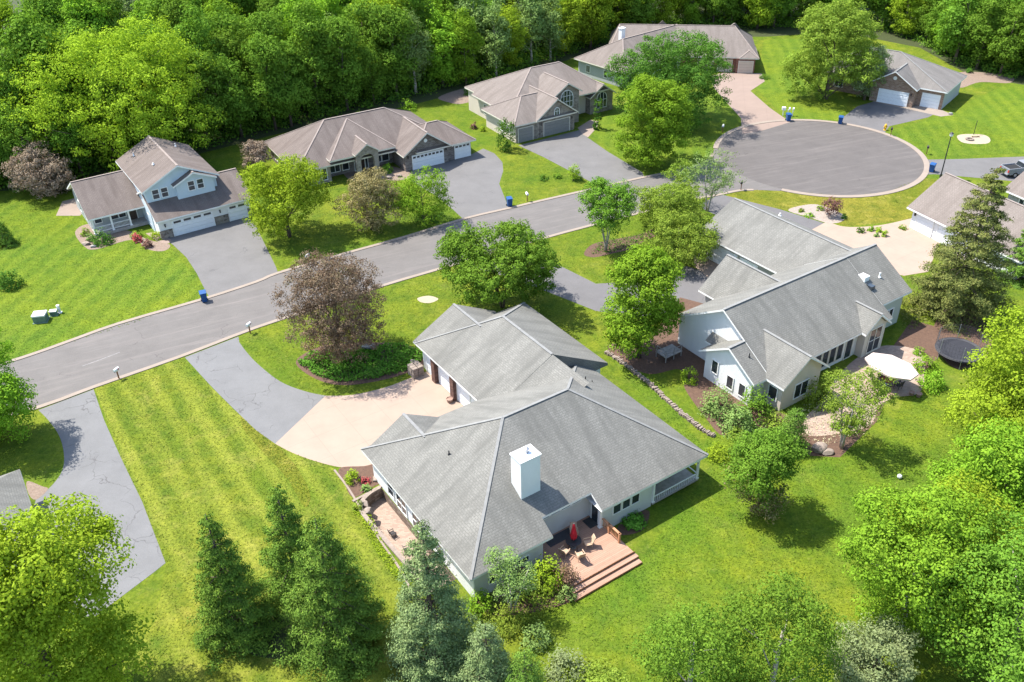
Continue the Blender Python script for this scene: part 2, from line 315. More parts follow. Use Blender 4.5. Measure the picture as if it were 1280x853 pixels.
# ------------------------------------------------------------------ mesh helpers
class MB:
    def __init__(s): s.v = []; s.f = []; s.m = []
    def poly(s, pts, mat=0):
        i = len(s.v); s.v += [tuple(map(float, p)) for p in pts]; s.f.append(tuple(range(i, i + len(pts)))); s.m.append(mat)
    def mesh(s, vs_, fs, mat=0):
        i = len(s.v); s.v += [tuple(map(float, p)) for p in vs_]
        for f in fs: s.f.append(tuple(q + i for q in f)); s.m.append(mat)
    def box(s, a, b, mat=0):
        x0, y0, z0 = a; x1, y1, z1 = b
        s.mesh([(x0, y0, z0), (x1, y0, z0), (x1, y1, z0), (x0, y1, z0), (x0, y0, z1), (x1, y0, z1), (x1, y1, z1), (x0, y1, z1)],
               [(3, 2, 1, 0), (4, 5, 6, 7), (0, 1, 5, 4), (1, 2, 6, 5), (2, 3, 7, 6), (3, 0, 4, 7)], mat)
    def bar(s, p, q, wd, ht, mat=0, up=(0, 0, 1)):
        p = Vector(p); q = Vector(q); d = (q - p).normalized(); sd = d.cross(Vector(up))
        if sd.length < 1e-4: sd = d.cross(Vector((1, 0, 0)))
        sd.normalize(); un = sd.cross(d); a = sd * wd / 2; b = un * ht / 2
        s.mesh([p - a - b, p + a - b, p + a + b, p - a + b, q - a - b, q + a - b, q + a + b, q - a + b],
               [(0, 1, 2, 3), (7, 6, 5, 4), (0, 4, 5, 1), (1, 5, 6, 2), (2, 6, 7, 3), (3, 7, 4, 0)], mat)
    def tube(s, pts, rs, n=8, mat=0, cap=True):
        pts = [Vector(p) for p in pts]
        if not isinstance(rs, (list, tuple)): rs = [rs] * len(pts)
        i0 = len(s.v)
        for j, p in enumerate(pts):
            d = (pts[min(j + 1, len(pts) - 1)] - pts[max(j - 1, 0)]).normalized()
            a = d.cross(Vector((0.3, 0.9, 0.1)));  a.normalize(); b = d.cross(a)
            for q in range(n):
                t = 2 * math.pi * q / n; s.v.append(tuple(p + (a * math.cos(t) + b * math.sin(t)) * rs[j]))
        for j in range(len(pts) - 1):
            for q in range(n):
                s.f.append((i0 + j * n + q, i0 + j * n + (q + 1) % n, i0 + (j + 1) * n + (q + 1) % n, i0 + (j + 1) * n + q)); s.m.append(mat)
        if cap:
            s.f.append(tuple(i0 + q for q in reversed(range(n)))); s.m.append(mat)
            s.f.append(tuple(i0 + (len(pts) - 1) * n + q for q in range(n))); s.m.append(mat)
    def lathe(s, prof, c=(0, 0, 0), n=16, mat=0):
        i0 = len(s.v)
        for r, z in prof:
            for q in range(n):
                t = 2 * math.pi * q / n; s.v.append((c[0] + r * math.cos(t), c[1] + r * math.sin(t), c[2] + z))
        for j in range(len(prof) - 1):
            for q in range(n):
                s.f.append((i0 + j * n + q, i0 + j * n + (q + 1) % n, i0 + (j + 1) * n + (q + 1) % n, i0 + (j + 1) * n + q)); s.m.append(mat)
        s.f.append(tuple(i0 + q for q in reversed(range(n)))); s.m.append(mat)
        s.f.append(tuple(i0 + (len(prof) - 1) * n + q for q in range(n))); s.m.append(mat)
    def prism(s, loop, z0, z1, mat=0, side=None):
        n = len(loop); vs_ = [(p[0], p[1], z0) for p in loop] + [(p[0], p[1], z1) for p in loop]
        s.mesh(vs_, [tuple(range(n, 2 * n)), tuple(reversed(range(n)))], mat)
        i = len(s.v) - 2 * n
        for q in range(n): s.f.append((i + q, i + (q + 1) % n, i + n + (q + 1) % n, i + n + q)); s.m.append(mat if side is None else side)
    def build(s, name, mats, parent=None, smooth=False, fixn=True, bevel=0.0):
        me = bpy.data.meshes.new(name); me.from_pydata(s.v, [], s.f)
        if isinstance(mats, str): mats = [mats]
        for q in mats: me.materials.append(MATS[q])
        me.polygons.foreach_set('material_index', s.m)
        if fixn:
            bm = bmesh.new(); bm.from_mesh(me); bmesh.ops.recalc_face_normals(bm, faces=bm.faces); bm.to_mesh(me); bm.free()
        uvl = me.uv_layers.new(name='UVMap'); Z = Vector((0, 0, 1)); uvs = []
        for p in me.polygons:
            n = p.normal; h = Z.cross(n)
            h = Vector((1, 0, 0)) if h.length < 0.02 else h.normalized()
            t = n.cross(h)
            for li in p.loop_indices:
                co = me.vertices[me.loops[li].vertex_index].co; uvs += [co.dot(h), co.dot(t)]
        uvl.data.foreach_set('uv', uvs)
        if smooth: me.polygons.foreach_set('use_smooth', [True] * len(me.polygons))
        o = bpy.data.objects.new(name, me); COL.objects.link(o)
        if parent: o.parent = parent
        if bevel:
            b = o.modifiers.new('bevel', 'BEVEL'); b.width = bevel; b.segments = 2; b.limit_method = 'ANGLE'
        return o

def tag(o, label=None, cat=None, group=None, kind=None):
    if label: o['label'] = label
    if cat: o['category'] = cat
    if group: o['group'] = group
    if kind: o['kind'] = kind
    return o
def thing(name, label, cat, loc=(0, 0, 0), rz=0.0, group=None):
    o = bpy.data.objects.new(name, None); COL.objects.link(o); o.empty_display_size = 0.5
    o.location = loc; o.rotation_euler = (0, 0, rz); return tag(o, label, cat, group)
def copy_tree(root, loc, rz=0.0, sc=(1, 1, 1), label=None, group=None):
    r = root.copy(); COL.objects.link(r); r.location = loc; r.rotation_euler = (0, 0, rz); r.scale = sc
    if label: r['label'] = label
    if group: r['group'] = group
    for ch in list(root.children):
        c = ch.copy(); COL.objects.link(c); c.parent = r
        for g in list(ch.children):
            d = g.copy(); COL.objects.link(d); d.parent = c
    return r
def spl(pts, n=5, closed=False):
    pts = [np.array(p, float) for p in pts]; out = []; N_ = len(pts)
    for i in range(N_ if closed else N_ - 1):
        if closed: a, b, c, d = pts[i - 1], pts[i], pts[(i + 1) % N_], pts[(i + 2) % N_]
        else: a, b, c, d = pts[max(i - 1, 0)], pts[i], pts[i + 1], pts[min(i + 2, N_ - 1)]
        for t in np.arange(n) / n:
            out.append(0.5 * (2 * b + (c - a) * t + (2 * a - 5 * b + 4 * c - d) * t * t + (3 * b - a - 3 * c + d) * t ** 3))
    if not closed: out.append(pts[-1])
    return [tuple(p) for p in out]
def gp(pts, z=0.0): return [tuple(G(x, y, 0)[:2]) + (z,) for x, y in pts]
def sheet(name, loop, z, mat, holes=(), kind='structure'):
    """flat piece of ground from a loop of world points"""
    bm = bmesh.new()
    es = []
    for lp in [loop, *holes]:
        vv = [bm.verts.new((p[0], p[1], z)) for p in lp]
        for i in range(len(vv)): es.append(bm.edges.new((vv[i], vv[(i + 1) % len(vv)])))
    bmesh.ops.triangle_fill(bm, use_beauty=True, use_dissolve=False, edges=es)
    bmesh.ops.recalc_face_normals(bm, faces=bm.faces)
    if bm.faces and sum(f.normal.z for f in bm.faces) < 0: bmesh.ops.reverse_faces(bm, faces=bm.faces)
    me = bpy.data.meshes.new(name); bm.to_mesh(me); bm.free(); me.materials.append(MATS[mat])
    uvl = me.uv_layers.new(name='UVMap')
    for l in me.loops: uvl.data[l.index].uv = me.vertices[l.vertex_index].co.xy
    o = bpy.data.objects.new(name, me); COL.objects.link(o); return tag(o, kind=kind)
def ribbon(name, pts, wd, z0, z1, mat, kind='structure', closed=False):
    P_ = [Vector((p[0], p[1], 0)) for p in pts]; mb = MB(); n = len(P_); L = []; Rr = []
    for i, p in enumerate(P_):
        a = P_[i - 1] if (i or closed) else p; b = P_[(i + 1) % n] if (i < n - 1 or closed) else p
        d = (b - a).normalized(); s_ = Vector((-d.y, d.x, 0)) * wd / 2; L.append(p + s_); Rr.append(p - s_)
    rng = range(n if closed else n - 1)
    vs_ = [(*q.xy, z1) for q in L] + [(*q.xy, z1) for q in Rr] + [(*q.xy, z0) for q in L] + [(*q.xy, z0) for q in Rr]
    fs = []
    for i in rng:
        j = (i + 1) % n
        fs += [(i, n + i, n + j, j), (i, j, 2 * n + j, 2 * n + i), (n + i, 3 * n + i, 3 * n + j, n + j)]
    mb.mesh(vs_, fs); o = mb.build(name, mat); return tag(o, kind=kind)
# ------------------------------------------------------------------ vegetation
def unit(a): return a / np.maximum(np.linalg.norm(a, axis=-1, keepdims=True), 1e-6)
def quads(name, P, Nn, L, mat, rng, asp=0.55, T=None):
    """one small leaf-shaped face per point"""
    n = len(P); Nn = unit(Nn)
    if T is None: T = rng.normal(size=(n, 3))
    T = unit(T - Nn * (T * Nn).sum(1, keepdims=True)); B = np.cross(Nn, T)
    L = np.broadcast_to(np.asarray(L, float), (n,))[:, None]
    V = np.stack([P - T * L * .5, P + B * L * asp * .5 + T * L * .08, P + T * L * .5, P - B * L * asp * .5 + T * L * .08], 1).reshape(-1, 3)
    me = bpy.data.meshes.new(name); me.vertices.add(4 * n); me.vertices.foreach_set('co', V.ravel())
    me.loops.add(4 * n); me.loops.foreach_set('vertex_index', np.arange(4 * n))
    me.polygons.add(n); me.polygons.foreach_set('loop_start', np.arange(n) * 4); me.polygons.foreach_set('loop_total', np.full(n, 4))
    me.update(); me.validate(); me.materials.append(MATS[mat]); return me

def crown_points(rng, H, R, cb, n, per, shape, clump, fill=0.25, nl=9):
    """clumps of leaves over an uneven crown made of several lobes"""
    hz = (H - cb) / 2; cz = cb + hz
    lobes = [(np.array([0, 0, cz]), np.array([R * .66, R * .66, hz * .92]))]
    for i in range(nl):
        a = i * 2.4 + rng.uniform(-.5, .5); t = rng.uniform(-.85, .75) if shape != 'wide' else rng.uniform(-.55, .35)
        w_ = {'round': math.sqrt(max(.05, 1 - t * t)), 'tall': math.sqrt(max(.05, 1 - t * t)) * (1 - .18 * t), 'cone': (.95 - t * .62) * .72, 'wide': math.sqrt(max(.05, 1 - t * t)), 'loose': math.sqrt(max(.05, 1 - t * t))}[shape]
        r = rng.uniform(.34, .5) * R
        d = max(0, w_ * R - r * .85)
        lobes.append((np.array([math.cos(a) * d, math.sin(a) * d, cz + t * hz * .85]), np.array([r, r, min(r * rng.uniform(.75, 1.05), hz * .6)])))
    c_ = clump * 1.15; K = int(max(10, (1.0 if shape == 'loose' else 2.9) * 4 * R * max(hz, R * .5) / c_ ** 2)); per = max(12, n // K); vol = np.array([np.prod(q[1]) ** (2 / 3) for q in lobes]); pk = rng.choice(len(lobes), K, p=vol / vol.sum())
    d = unit(rng.normal(size=(K, 3)) + np.array([0, 0, .28]))
    rad = np.where(rng.random(K) < fill, rng.uniform(.35, .8, K), rng.uniform(.84, 1.07, K))
    c = np.array([lobes[i][0] for i in pk]); rr = np.array([lobes[i][1] for i in pk])
    C = c + d * rr * rad[:, None]
    C[:, 2] = np.maximum(C[:, 2], cb * .75 + .1)
    cr = c_ * rng.uniform(.55, 1.3, K)
    o = rng.normal(size=(K, per, 3)); o = unit(o + np.array([0, 0, .25])) * (rng.random((K, per, 1)) ** .3)
    P = C[:, None, :] + o * cr[:, None, None] * np.array([1.1, 1.1, .75])
    Nn = unit(o * 1.1 + d[:, None, :] * .3 + rng.normal(size=o.shape) * .34 + np.array([0, 0, .22]))
    return P.reshape(-1, 3), Nn.reshape(-1, 3), lobes

def trunk_mesh(name, rng, H, R, cb, lobes, r0, mat, stems=1, spread=0.0, limb=1.0, top=.72):
    mb = MB()
    for s_ in range(stems):
        a = s_ * 2 * math.pi / stems + rng.uniform(0, 1); dx, dy = math.cos(a) * spread, math.sin(a) * spread
        q = r0 / (stems ** .5)
        pts = [(dx * .1, dy * .1, -.15), (dx * .25, dy * .25, H * .12), (dx * .8 + rng.normal() * .1, dy * .8 + rng.normal() * .1, H * .4), (dx * 1.3 + rng.normal() * .2, dy * 1.3, H * top)]
        mb.tube(pts, [q * 1.25, q, q * .65, q * .2], 7)
    for c, rr in lobes[1:]:
        z0 = min(max(cb * .8, c[2] - np.hypot(c[0], c[1]) * .9), H * top * .85)
        a = np.array([c[0] * .06, c[1] * .06, z0]); m_ = (a + c) / 2 + rng.normal(size=3) * .12 * R * .3
        mb.tube([a, m_, c + (c - np.array([0, 0, c[2]])) * .25], [r0 * .38 * limb, r0 * .24 * limb, r0 * .07 * limb], 5, cap=False)
    return mb, mat

def deciduous_meshes(key, H, R, cb, n, L, mat, seed, shape='round', clump=.8, per=22, bark='bark', r0=None, stems=1, spread=0.0, fill=.25, nl=9, limb=1.0, asp=.6, mat2=None, split=0.3):
    rng = np.random.default_rng(seed)
    P, Nn, lobes = crown_points(rng, H, R, cb, n, per, shape, clump, fill, nl)
    cm = quads(key + '_crown', P, Nn, L * rng.uniform(.6, 1.3, len(P)), mat, rng, asp)
    if mat2:
        cm.materials.append(MATS[mat2]); idx = np.zeros(len(P), int)
        sel = P[:, 2] < cb + (H - cb) * (split + rng.normal(size=len(P)) * .14); idx[sel] = 1; cm.polygons.foreach_set('material_index', idx)
    mb, bm_ = trunk_mesh(key + '_trunk', rng, H, R, cb, lobes, r0 or max(.09, H * .021), bark, stems, spread, limb)
    return cm, mb, bm_

def put_tree(name, meshes, loc, label, cat='tree', group=None, rz=0.0, sc=(1, 1, 1)):
    cm, mb, bk = meshes
    r = thing(name, label, cat, loc, rz, group); r.scale = sc
    o = bpy.data.objects.new('crown', cm); COL.objects.link(o); o.parent = r
    mb.build('trunk', bk, r, smooth=True, fixn=False); return r

def conifer_meshes(key, H, R, n, L, mat, seed, cb=.25, power=.85, droop=.22, bark='bark', per=15, tuft=.0, rag=.3):
    """boughs in tiers, each carrying flat tufts of needles that grow denser towards the tip"""
    rng = np.random.default_rng(seed); mb = MB(); mb.tube([(0, 0, -.15), (0, 0, H * .5), (0, 0, H * .985)], [H * .018, H * .011, .02], 7)
    nt_ = n // per; lv = max(9, int(H * 1.0)); C = []; Dd = []; Rr = []; cnt = 0; wts = np.array([(1 - (q + .4) / lv) ** (power * 1.25) + .06 for q in range(lv)]); wts /= wts.sum()
    for q in range(lv):
        tufts = int(nt_ * wts[q]); t0 = (q + .25) / lv; nbr = max(7, int(8 + 8 * (1 - t0))); ph = rng.uniform(0, 6.28)
        for b in range(nbr):
            a = ph + 2 * math.pi * b / nbr + rng.normal() * .16; ti = min(.985, t0 + rng.normal() * .22 / lv); z0 = cb + (H - cb) * ti
            l = (R * (1 - ti) ** power) * rng.uniform(1 - rag, 1.08) + .24; d = np.array([math.cos(a), math.sin(a), 0]); sd = np.array([-d[1], d[0], 0]); dr = droop * rng.uniform(.5, 1.4)
            k_ = max(3, tufts // nbr); s_ = rng.uniform(.18, 1, k_) ** .62; w_ = (.2 * l + .14) * (1.15 - .8 * s_); lat = rng.uniform(-1, 1, k_) * w_
            zz = -dr * l * s_ + .32 * l * np.maximum(0, s_ - .55) ** 1.3 - np.abs(lat) * .25 + rng.normal(size=k_) * .05
            C.append(np.array([0, 0, z0]) + d * (s_ * l)[:, None] + sd * lat[:, None] + np.array([0, 0, 1.]) * zz[:, None]); Dd.append(np.repeat((d + np.array([0, 0, .55]))[None], k_, 0)); Rr.append((.19 + .06 * l) * rng.uniform(.7, 1.25, k_) * (1 + tuft * .35))
            if b % 2 == 0 and ti < .85: mb.tube([(0, 0, z0), tuple(np.array([0, 0, z0]) + d * l * .85 + np.array([0, 0, -dr * l * .7]))], [.03 + .0035 * H * (1 - ti), .01], 4, cap=False)
    C = np.concatenate(C); Dd = np.concatenate(Dd); Rr = np.concatenate(Rr); K = len(C)
    tip = np.array([[0, 0, H * .97], [0, 0, H * .94], [.05, .03, H * .9], [-.05, .02, H * .9]]); C = np.r_[C, tip]; Dd = np.r_[Dd, np.tile([0, 0, 1.], (4, 1))]; Rr = np.r_[Rr, [.1, .14, .18, .18]]; K += 4
    o = unit(rng.normal(size=(K, per, 3)) + np.array([0, 0, .25])) * rng.random((K, per, 1)) ** .4
    P = C[:, None] + o * Rr[:, None, None] * np.array([1.15, 1.15, .55]); Nn = o * .8 + Dd[:, None] * .5 + rng.normal(size=o.shape) * .35; T = o + Dd[:, None] * .5 + rng.normal(size=o.shape) * .4
    cm = quads(key + '_crown', P.reshape(-1, 3), Nn.reshape(-1, 3), L * rng.uniform(.6, 1.3, K * per), mat, rng, .4, T.reshape(-1, 3))
    return cm, mb, bark

def shrub_obj(name, loc, wd, ht, mat, label, n=420, L=.2, seed=1, cat='shrub', group=None, shape='round', mat2=None):
    rng = np.random.default_rng(seed)
    K = max(6, n // 14); d = unit(rng.normal(size=(K, 3)) * np.array([1, 1, .8]) + np.array([0, 0, .3])); d[:, 2] = np.abs(d[:, 2]) if shape != 'ball' else d[:, 2]
    rad = rng.uniform(.62, 1.05, K); C = d * rad[:, None] * np.array([wd / 2, wd / 2, ht if shape != 'ball' else ht / 2]) * .88
    if shape == 'ball': C[:, 2] += ht / 2
    if shape == 'column': C = np.stack([d[:, 0] * wd / 2 * .9, d[:, 1] * wd / 2 * .9, rng.random(K) * ht], 1); C[:, :2] *= np.sqrt(np.clip(1 - ((C[:, 2:3] / ht) - .45) ** 4 * 7, .08, 1))
    o = unit(rng.normal(size=(K, 14, 3))) * rng.random((K, 14, 1)) ** .5
    P = (C[:, None] + o * (.13 * wd + .06)).reshape(-1, 3); P[:, 2] = np.maximum(P[:, 2], .03)
    Nn = (o * .6 + d[:, None] * .7 + rng.normal(size=o.shape) * .4 + np.array([0, 0, .4])).reshape(-1, 3)
    me = quads(name, P, Nn, L * rng.uniform(.6, 1.3, len(P)), mat, rng, .6)
    if mat2: me.materials.append(MATS[mat2]); me.polygons.foreach_set('material_index', (rng.random(len(P)) < .3).astype(int))
    ob = bpy.data.objects.new(name, me); COL.objects.link(ob); ob.location = loc
    return tag(ob, label, cat, group)

def at(bx, by): b = G(bx, by); return (float(b[0]), float(b[1]), 0.0)
def measure(bx, by, ty, wpx, wfrac=.55, grow=1.1):
    """tree height and radius from its foot, its top and its width in the photograph"""
    b = G(bx, by); hs = np.arange(.2, 40, .05); best = min(hs, key=lambda h: abs(PX(b + np.array([0, 0, h]))[1] - ty))
    s_ = PX(b + np.array([0, 0, best * wfrac]))[2]; return float(best), grow * wpx / 2 / s_

# ------------------------------------------------------------------ ground
HA = R_(33.4)
MO = np.array([-3.24, 41.82])                        # south-west eave corner of the main house
bu = np.array([math.cos(HA), math.sin(HA)]); av = np.array([-math.sin(HA), math.cos(HA)])
def ml(u, v, z=0.0): q = MO + bu * u + av * v; return (float(q[0]), float(q[1]), z)
pit = [ml(-1.5, 3.0), ml(.5, 3.0), ml(.5, 14.7), ml(-.6, 14.55), ml(-1.4, 14.1), ml(-1.85, 13.4), ml(-1.95, 12.2), ml(-1.8, 9)]
sheet('ground', [(-700, -60, 0), (700, -60, 0), (700, 900, 0), (-700, 900, 0)], 0.0, 'lawn_grass', [pit])
SHEETS = []
def px_sheet(name, pts, z, mat, smooth=False, holes=()):
    SHEETS.append((name, mat, np.array(gp(spl(pts, 5, True) if smooth else pts, z))[:, :2], z)); return sheet(name, gp(spl(pts, 5, True) if smooth else pts, z), z, mat, holes)
px_sheet('lawn', [(-60, 500), (-40, 232), (100, 222), (175, 305), (205, 300), (258, 363), (252, 374), (150, 410), (30, 447)], .004, 'lawn_green')
px_sheet('lawn', [(118, 484), (226, 446), (250, 470), (300, 520), (344, 556), (395, 577), (418, 586), (446, 628), (470, 668), (500, 712), (512, 735), (500, 860), (150, 870), (200, 750), (208, 705), (150, 570)], .004, 'lawn_stripe')
px_sheet('lawn', [(300, 430), (320, 412), (555, 336), (717, 289), (866, 252), (880, 300), (850, 400), (700, 420), (560, 470), (455, 492), (380, 490)], .004, 'lawn_grass')
px_sheet('lawn', [(735, 415), (780, 432), (880, 560), (905, 470), (1000, 500), (1100, 560), (1140, 480), (1330, 500), (1330, 880), (640, 880), (690, 740), (800, 700), (890, 585), (790, 480)], .0075, 'lawn_back')
px_sheet('lawn', [(905, 247), (925, 237), (997, 240), (1060, 245), (1110, 240), (1150, 222), (1180, 225), (1150, 262), (1142, 275), (1060, 283), (985, 264)], .004, 'lawn_yellow')
px_sheet('lawn', [(345, 335), (420, 200), (560, 210), (570, 262), (578, 274), (500, 298), (420, 321), (350, 341)], .004, 'lawn_grass')
px_sheet('lawn', [(630, 258), (628, 205), (660, 190), (752, 232), (700, 246), (640, 260)], .004, 'lawn_grass')
px_sheet('lawn', [(1110, 165), (1180, 143), (1290, 90), (1330, 190), (1160, 196), (1140, 180)], .005, 'lawn_green')
px_sheet('lawn', [(955, 50), (1090, 45), (1052, 151), (985, 151), (945, 110)], .005, 'lawn_green')
px_sheet('lawn', [(735, 168), (760, 140), (900, 110), (927, 150), (893, 180), (885, 205), (806, 222)], .005, 'lawn_green')
# floor of the woods
px_sheet('forest_floor', [(-300, 260), (-20, 240), (60, 236), (110, 222), (200, 205), (330, 172), (420, 150), (500, 135), (560, 120), (600, 116), (640, 98), (720, 72), (800, 48), (960, 46), (1050, 40), (1150, 60), (1215, 96), (1290, 108), (1600, 130), (1600, -60), (640, -120), (-300, -60)], .006, 'forest_soil')
# road
near = [(-330, 640), (-100, 555), (50, 509), (118, 484), (226, 446), (320, 410), (400, 384), (477, 358), (555, 335), (620, 315), (684, 297), (717, 288), (790, 269), (866, 250), (896, 244.5), (925, 238.5), (950, 238), (975, 239)]
far = [(-330, 570), (-100, 488), (30, 447), (92, 425), (150, 404.5), (252, 375), (320, 353), (347, 342), (422, 320), (505, 297), (580, 274), (640, 260), (665, 254), (752, 234), (805, 222), (850, 213), (878, 205), (889, 196), (893, 186)]
near_w = [G(*q)[:2] for q in spl(near, 3)]; far_w = [G(*q)[:2] for q in spl(far, 3)]
CC = np.array([45.5, 123.3]); CR = 14.45
sheet('road', [*near_w, (float(CC[0]), float(CC[1])), *far_w[::-1]], .014, 'road_asphalt')
sheet('road', [(CC[0] + CR * math.cos(t), CC[1] + CR * math.sin(t)) for t in np.linspace(0, 2 * math.pi, 72)[:-1]], .018, 'court_asphalt')
ribbon('kerb', near_w[:-4], .5, -.02, .075, 'curb_concrete'); ribbon('kerb', far_w[:-2], .5, -.02, .075, 'curb_concrete')
a0 = math.atan2(*(G(893, 186)[:2] - CC)[::-1]); a1 = math.atan2(*(G(975, 239.5)[:2] - CC)[::-1])
if a1 < a0 - math.pi: a1 += 2 * math.pi
if a1 > a0: a1 -= 2 * math.pi
ribbon('kerb', [(CC[0] + (CR + .3) * math.cos(t), CC[1] + (CR + .3) * math.sin(t)) for t in np.linspace(a0, a1, 60)], .75, -.02, .078, 'curb_concrete')
ribbon('road_marking', [G(*q)[:2] for q in ((103, 458), (128, 449), (150, 440.5))], .12, .010, .0175, 'worn_paint')
# driveways
px_sheet('driveway', [(203, 297), (309, 270), (320, 283), (345, 334), (348, 343), (262, 372), (256, 362), (246, 342), (233, 322), (216, 306)], .011, 'drive_asphalt')
px_sheet('driveway', [(505, 222), (516, 213), (590, 193), (604, 186), (618, 192), (628, 203), (629, 214), (624, 230), (635, 258), (640, 261), (580, 275), (566, 262), (545, 245)], .011, 'drive_asphalt')
px_sheet('driveway', [(648, 182), (724, 163), (734, 172), (760, 190), (803, 216), (806, 224), (752, 235), (720, 218), (680, 197)], .011, 'drive_asphalt')
px_sheet('driveway', [(888, 95), (905, 91), (952, 92), (956, 102), (938, 114), (962, 135), (988, 153), (955, 163), (928, 168), (926, 148), (905, 125), (892, 110)], .0225, 'tan_concrete')
px_sheet('driveway', [(1046, 153), (1072, 133), (1097, 126), (1176, 139), (1160, 147), (1112, 158), (1101, 172), (1075, 163)], .011, 'drive_dark')
px_sheet('driveway', [(1150, 200), (1200, 199), (1280, 196), (1420, 190), (1420, 240), (1280, 228), (1215, 222), (1168, 218), (1146, 219)], .011, 'drive_asphalt')
dA = [(231, 447), (298, 421)] + spl([(299, 428), (308, 440), (322, 455), (350, 477), (380, 489), (407, 495)], 4)
px_sheet('driveway', dA + [(344, 555)] + spl([(320, 538), (296, 515), (264, 483), (231, 447)], 4)[:-1], .011, 'drive_cracked')
px_sheet('driveway', spl([(407, 495), (440, 494), (480, 485), (510, 474), (540, 462)], 4) + [(600, 510), (540, 560), (475, 590)] + spl([(470, 586), (430, 585), (395, 577), (365, 566), (344, 555)], 4), .0115, 'cream_concrete')
px_sheet('driveway', [(48, 513), (117, 487), (130, 525), (150, 570), (178, 628), (207, 704), (192, 716), (120, 770), (-20, 780), (-40, 700), (40, 640), (45, 625)] + spl([(45, 625), (66, 606), (78, 588), (80, 568), (74, 545), (60, 525), (48, 513)], 4)[:-1], .012, 'drive_cracked')
px_sheet('driveway', [(874, 256), (900, 243), (916, 247), (975, 262), (1036, 281), (1012, 291), (960, 300), (880, 262)], .011, 'drive_dark')
px_sheet('driveway', spl([(1034, 277), (1052, 283), (1075, 284), (1105, 281), (1140, 273)], 4) + [(1180, 290), (1160, 340), (1130, 345), (1060, 330), (1008, 291)], .0125, 'cream_concrete')
px_sheet('driveway', [(578, 331), (645, 311), (705, 335), (745, 355), (800, 352), (850, 330), (895, 345), (880, 385), (830, 400), (745, 389), (697, 370), (640, 348)], .0105, 'drive_dark')
px_sheet('driveway', [(868, 318), (890, 312), (925, 330), (890, 352), (866, 331)], .0125, 'cream_concrete')
px_sheet('walkway', [(722, 160), (738, 150), (748, 152), (746, 160), (735, 172), (728, 168)], .012, 'pad_concrete')
px_sheet('walkway', [(182, 292), (196, 290), (214, 300), (213, 304), (203, 306)], .012, 'tan_concrete')
px_sheet('walkway', [(1135, 124), (1175, 137), (1192, 144), (1176, 146), (1150, 140), (1090, 127)], .0135, 'curb_concrete')
# planting beds and other bare ground
px_sheet('flower_bed', [(424, 586), (455, 583), (476, 580), (486, 598), (466, 609), (442, 622), (431, 606)], .0155, 'mulch', True)
px_sheet('flower_bed', [(730, 318), (740, 306), (765, 300), (800, 293), (822, 284), (830, 290), (805, 302), (790, 311), (762, 318), (742, 322)], .0155, 'mulch', True)
px_sheet('flower_bed', [(760, 432), (800, 425), (850, 425), (870, 470), (905, 480), (935, 520), (905, 545), (880, 520), (856, 486), (850, 462), (812, 468), (775, 452)], .0135, 'mulch', True)
px_sheet('flower_bed', [(880, 380), (850, 372), (815, 420), (860, 470), (1010, 530), (1090, 470), (1140, 400), (1175, 410), (1180, 440), (1150, 470), (1110, 490), (1098, 525), (1050, 572), (1010, 570), (985, 545), (905, 520)], .0125, 'mulch')
px_sheet('flower_bed', [(300, 800), (340, 770), (385, 765), (430, 790), (440, 815), (380, 825), (320, 820)], .0135, 'forest_soil', True)
px_sheet('flower_bed', [(1165, 415), (1185, 385), (1225, 395), (1240, 440), (1200, 462), (1172, 440)], .0145, 'mulch', True)
px_sheet('flower_bed', [(94, 290), (115, 280), (165, 290), (185, 300), (212, 306), (205, 314), (185, 312), (165, 300), (120, 312), (105, 308)], .0135, 'gravel_soil', True)
px_sheet('flower_bed', [(985, 263), (1010, 256), (1030, 258), (1056, 270), (1050, 278), (1034, 279), (1012, 272)], .0145, 'pale_gravel', True)
px_sheet('flower_bed', [(1176, 318), (1200, 300), (1262, 288), (1270, 310), (1240, 330)], .0145, 'pale_gravel', True)
px_sheet('flower_bed', [(430, 212), (470, 206), (505, 212), (520, 222), (498, 226), (470, 224), (440, 226)], .0135, 'gravel_soil', True)
px_sheet('flower_bed', [(548, 122), (575, 112), (605, 108), (606, 120), (578, 130), (560, 128)], .0135, 'gravel_soil', True)
px_sheet('flower_bed', [(1180, 100), (1205, 90), (1262, 95), (1262, 104), (1225, 103), (1200, 110)], .0135, 'gravel_soil', True)
px_sheet('flower_bed', [(775, 655), (798, 640), (812, 640), (806, 660), (790, 668), (772, 668)], .0135, 'mulch', True)
px_sheet('flower_bed', [(590, 740), (650, 690), (700, 700), (716, 745), (690, 760), (620, 770)], .0135, 'mulch', True)
px_sheet('lawn', [(300, 522), (310, 522), (335, 543), (352, 562), (375, 590), (388, 620), (380, 634), (360, 600), (335, 572), (308, 542)], .0085, 'lawn_yellow', True)
px_sheet('dirt_patch', [(522, 373), (536, 370), (548, 374), (538, 379), (526, 378)], .0145, 'sand', True)
px_sheet('dirt_patch', [(34, 602), (52, 608), (60, 612), (45, 625), (36, 618)], .0165, 'gravel_soil', True)
px_sheet('sand_pit', [(1196, 171), (1206, 168), (1230, 169), (1238, 175), (1232, 180), (1205, 179)], .0145, 'sand', True)
px_sheet('flower_bed', [(370, 455), (385, 440), (420, 430), (500, 430), (535, 447), (520, 462), (480, 475), (430, 482), (395, 474)], .0135, 'mulch', True)
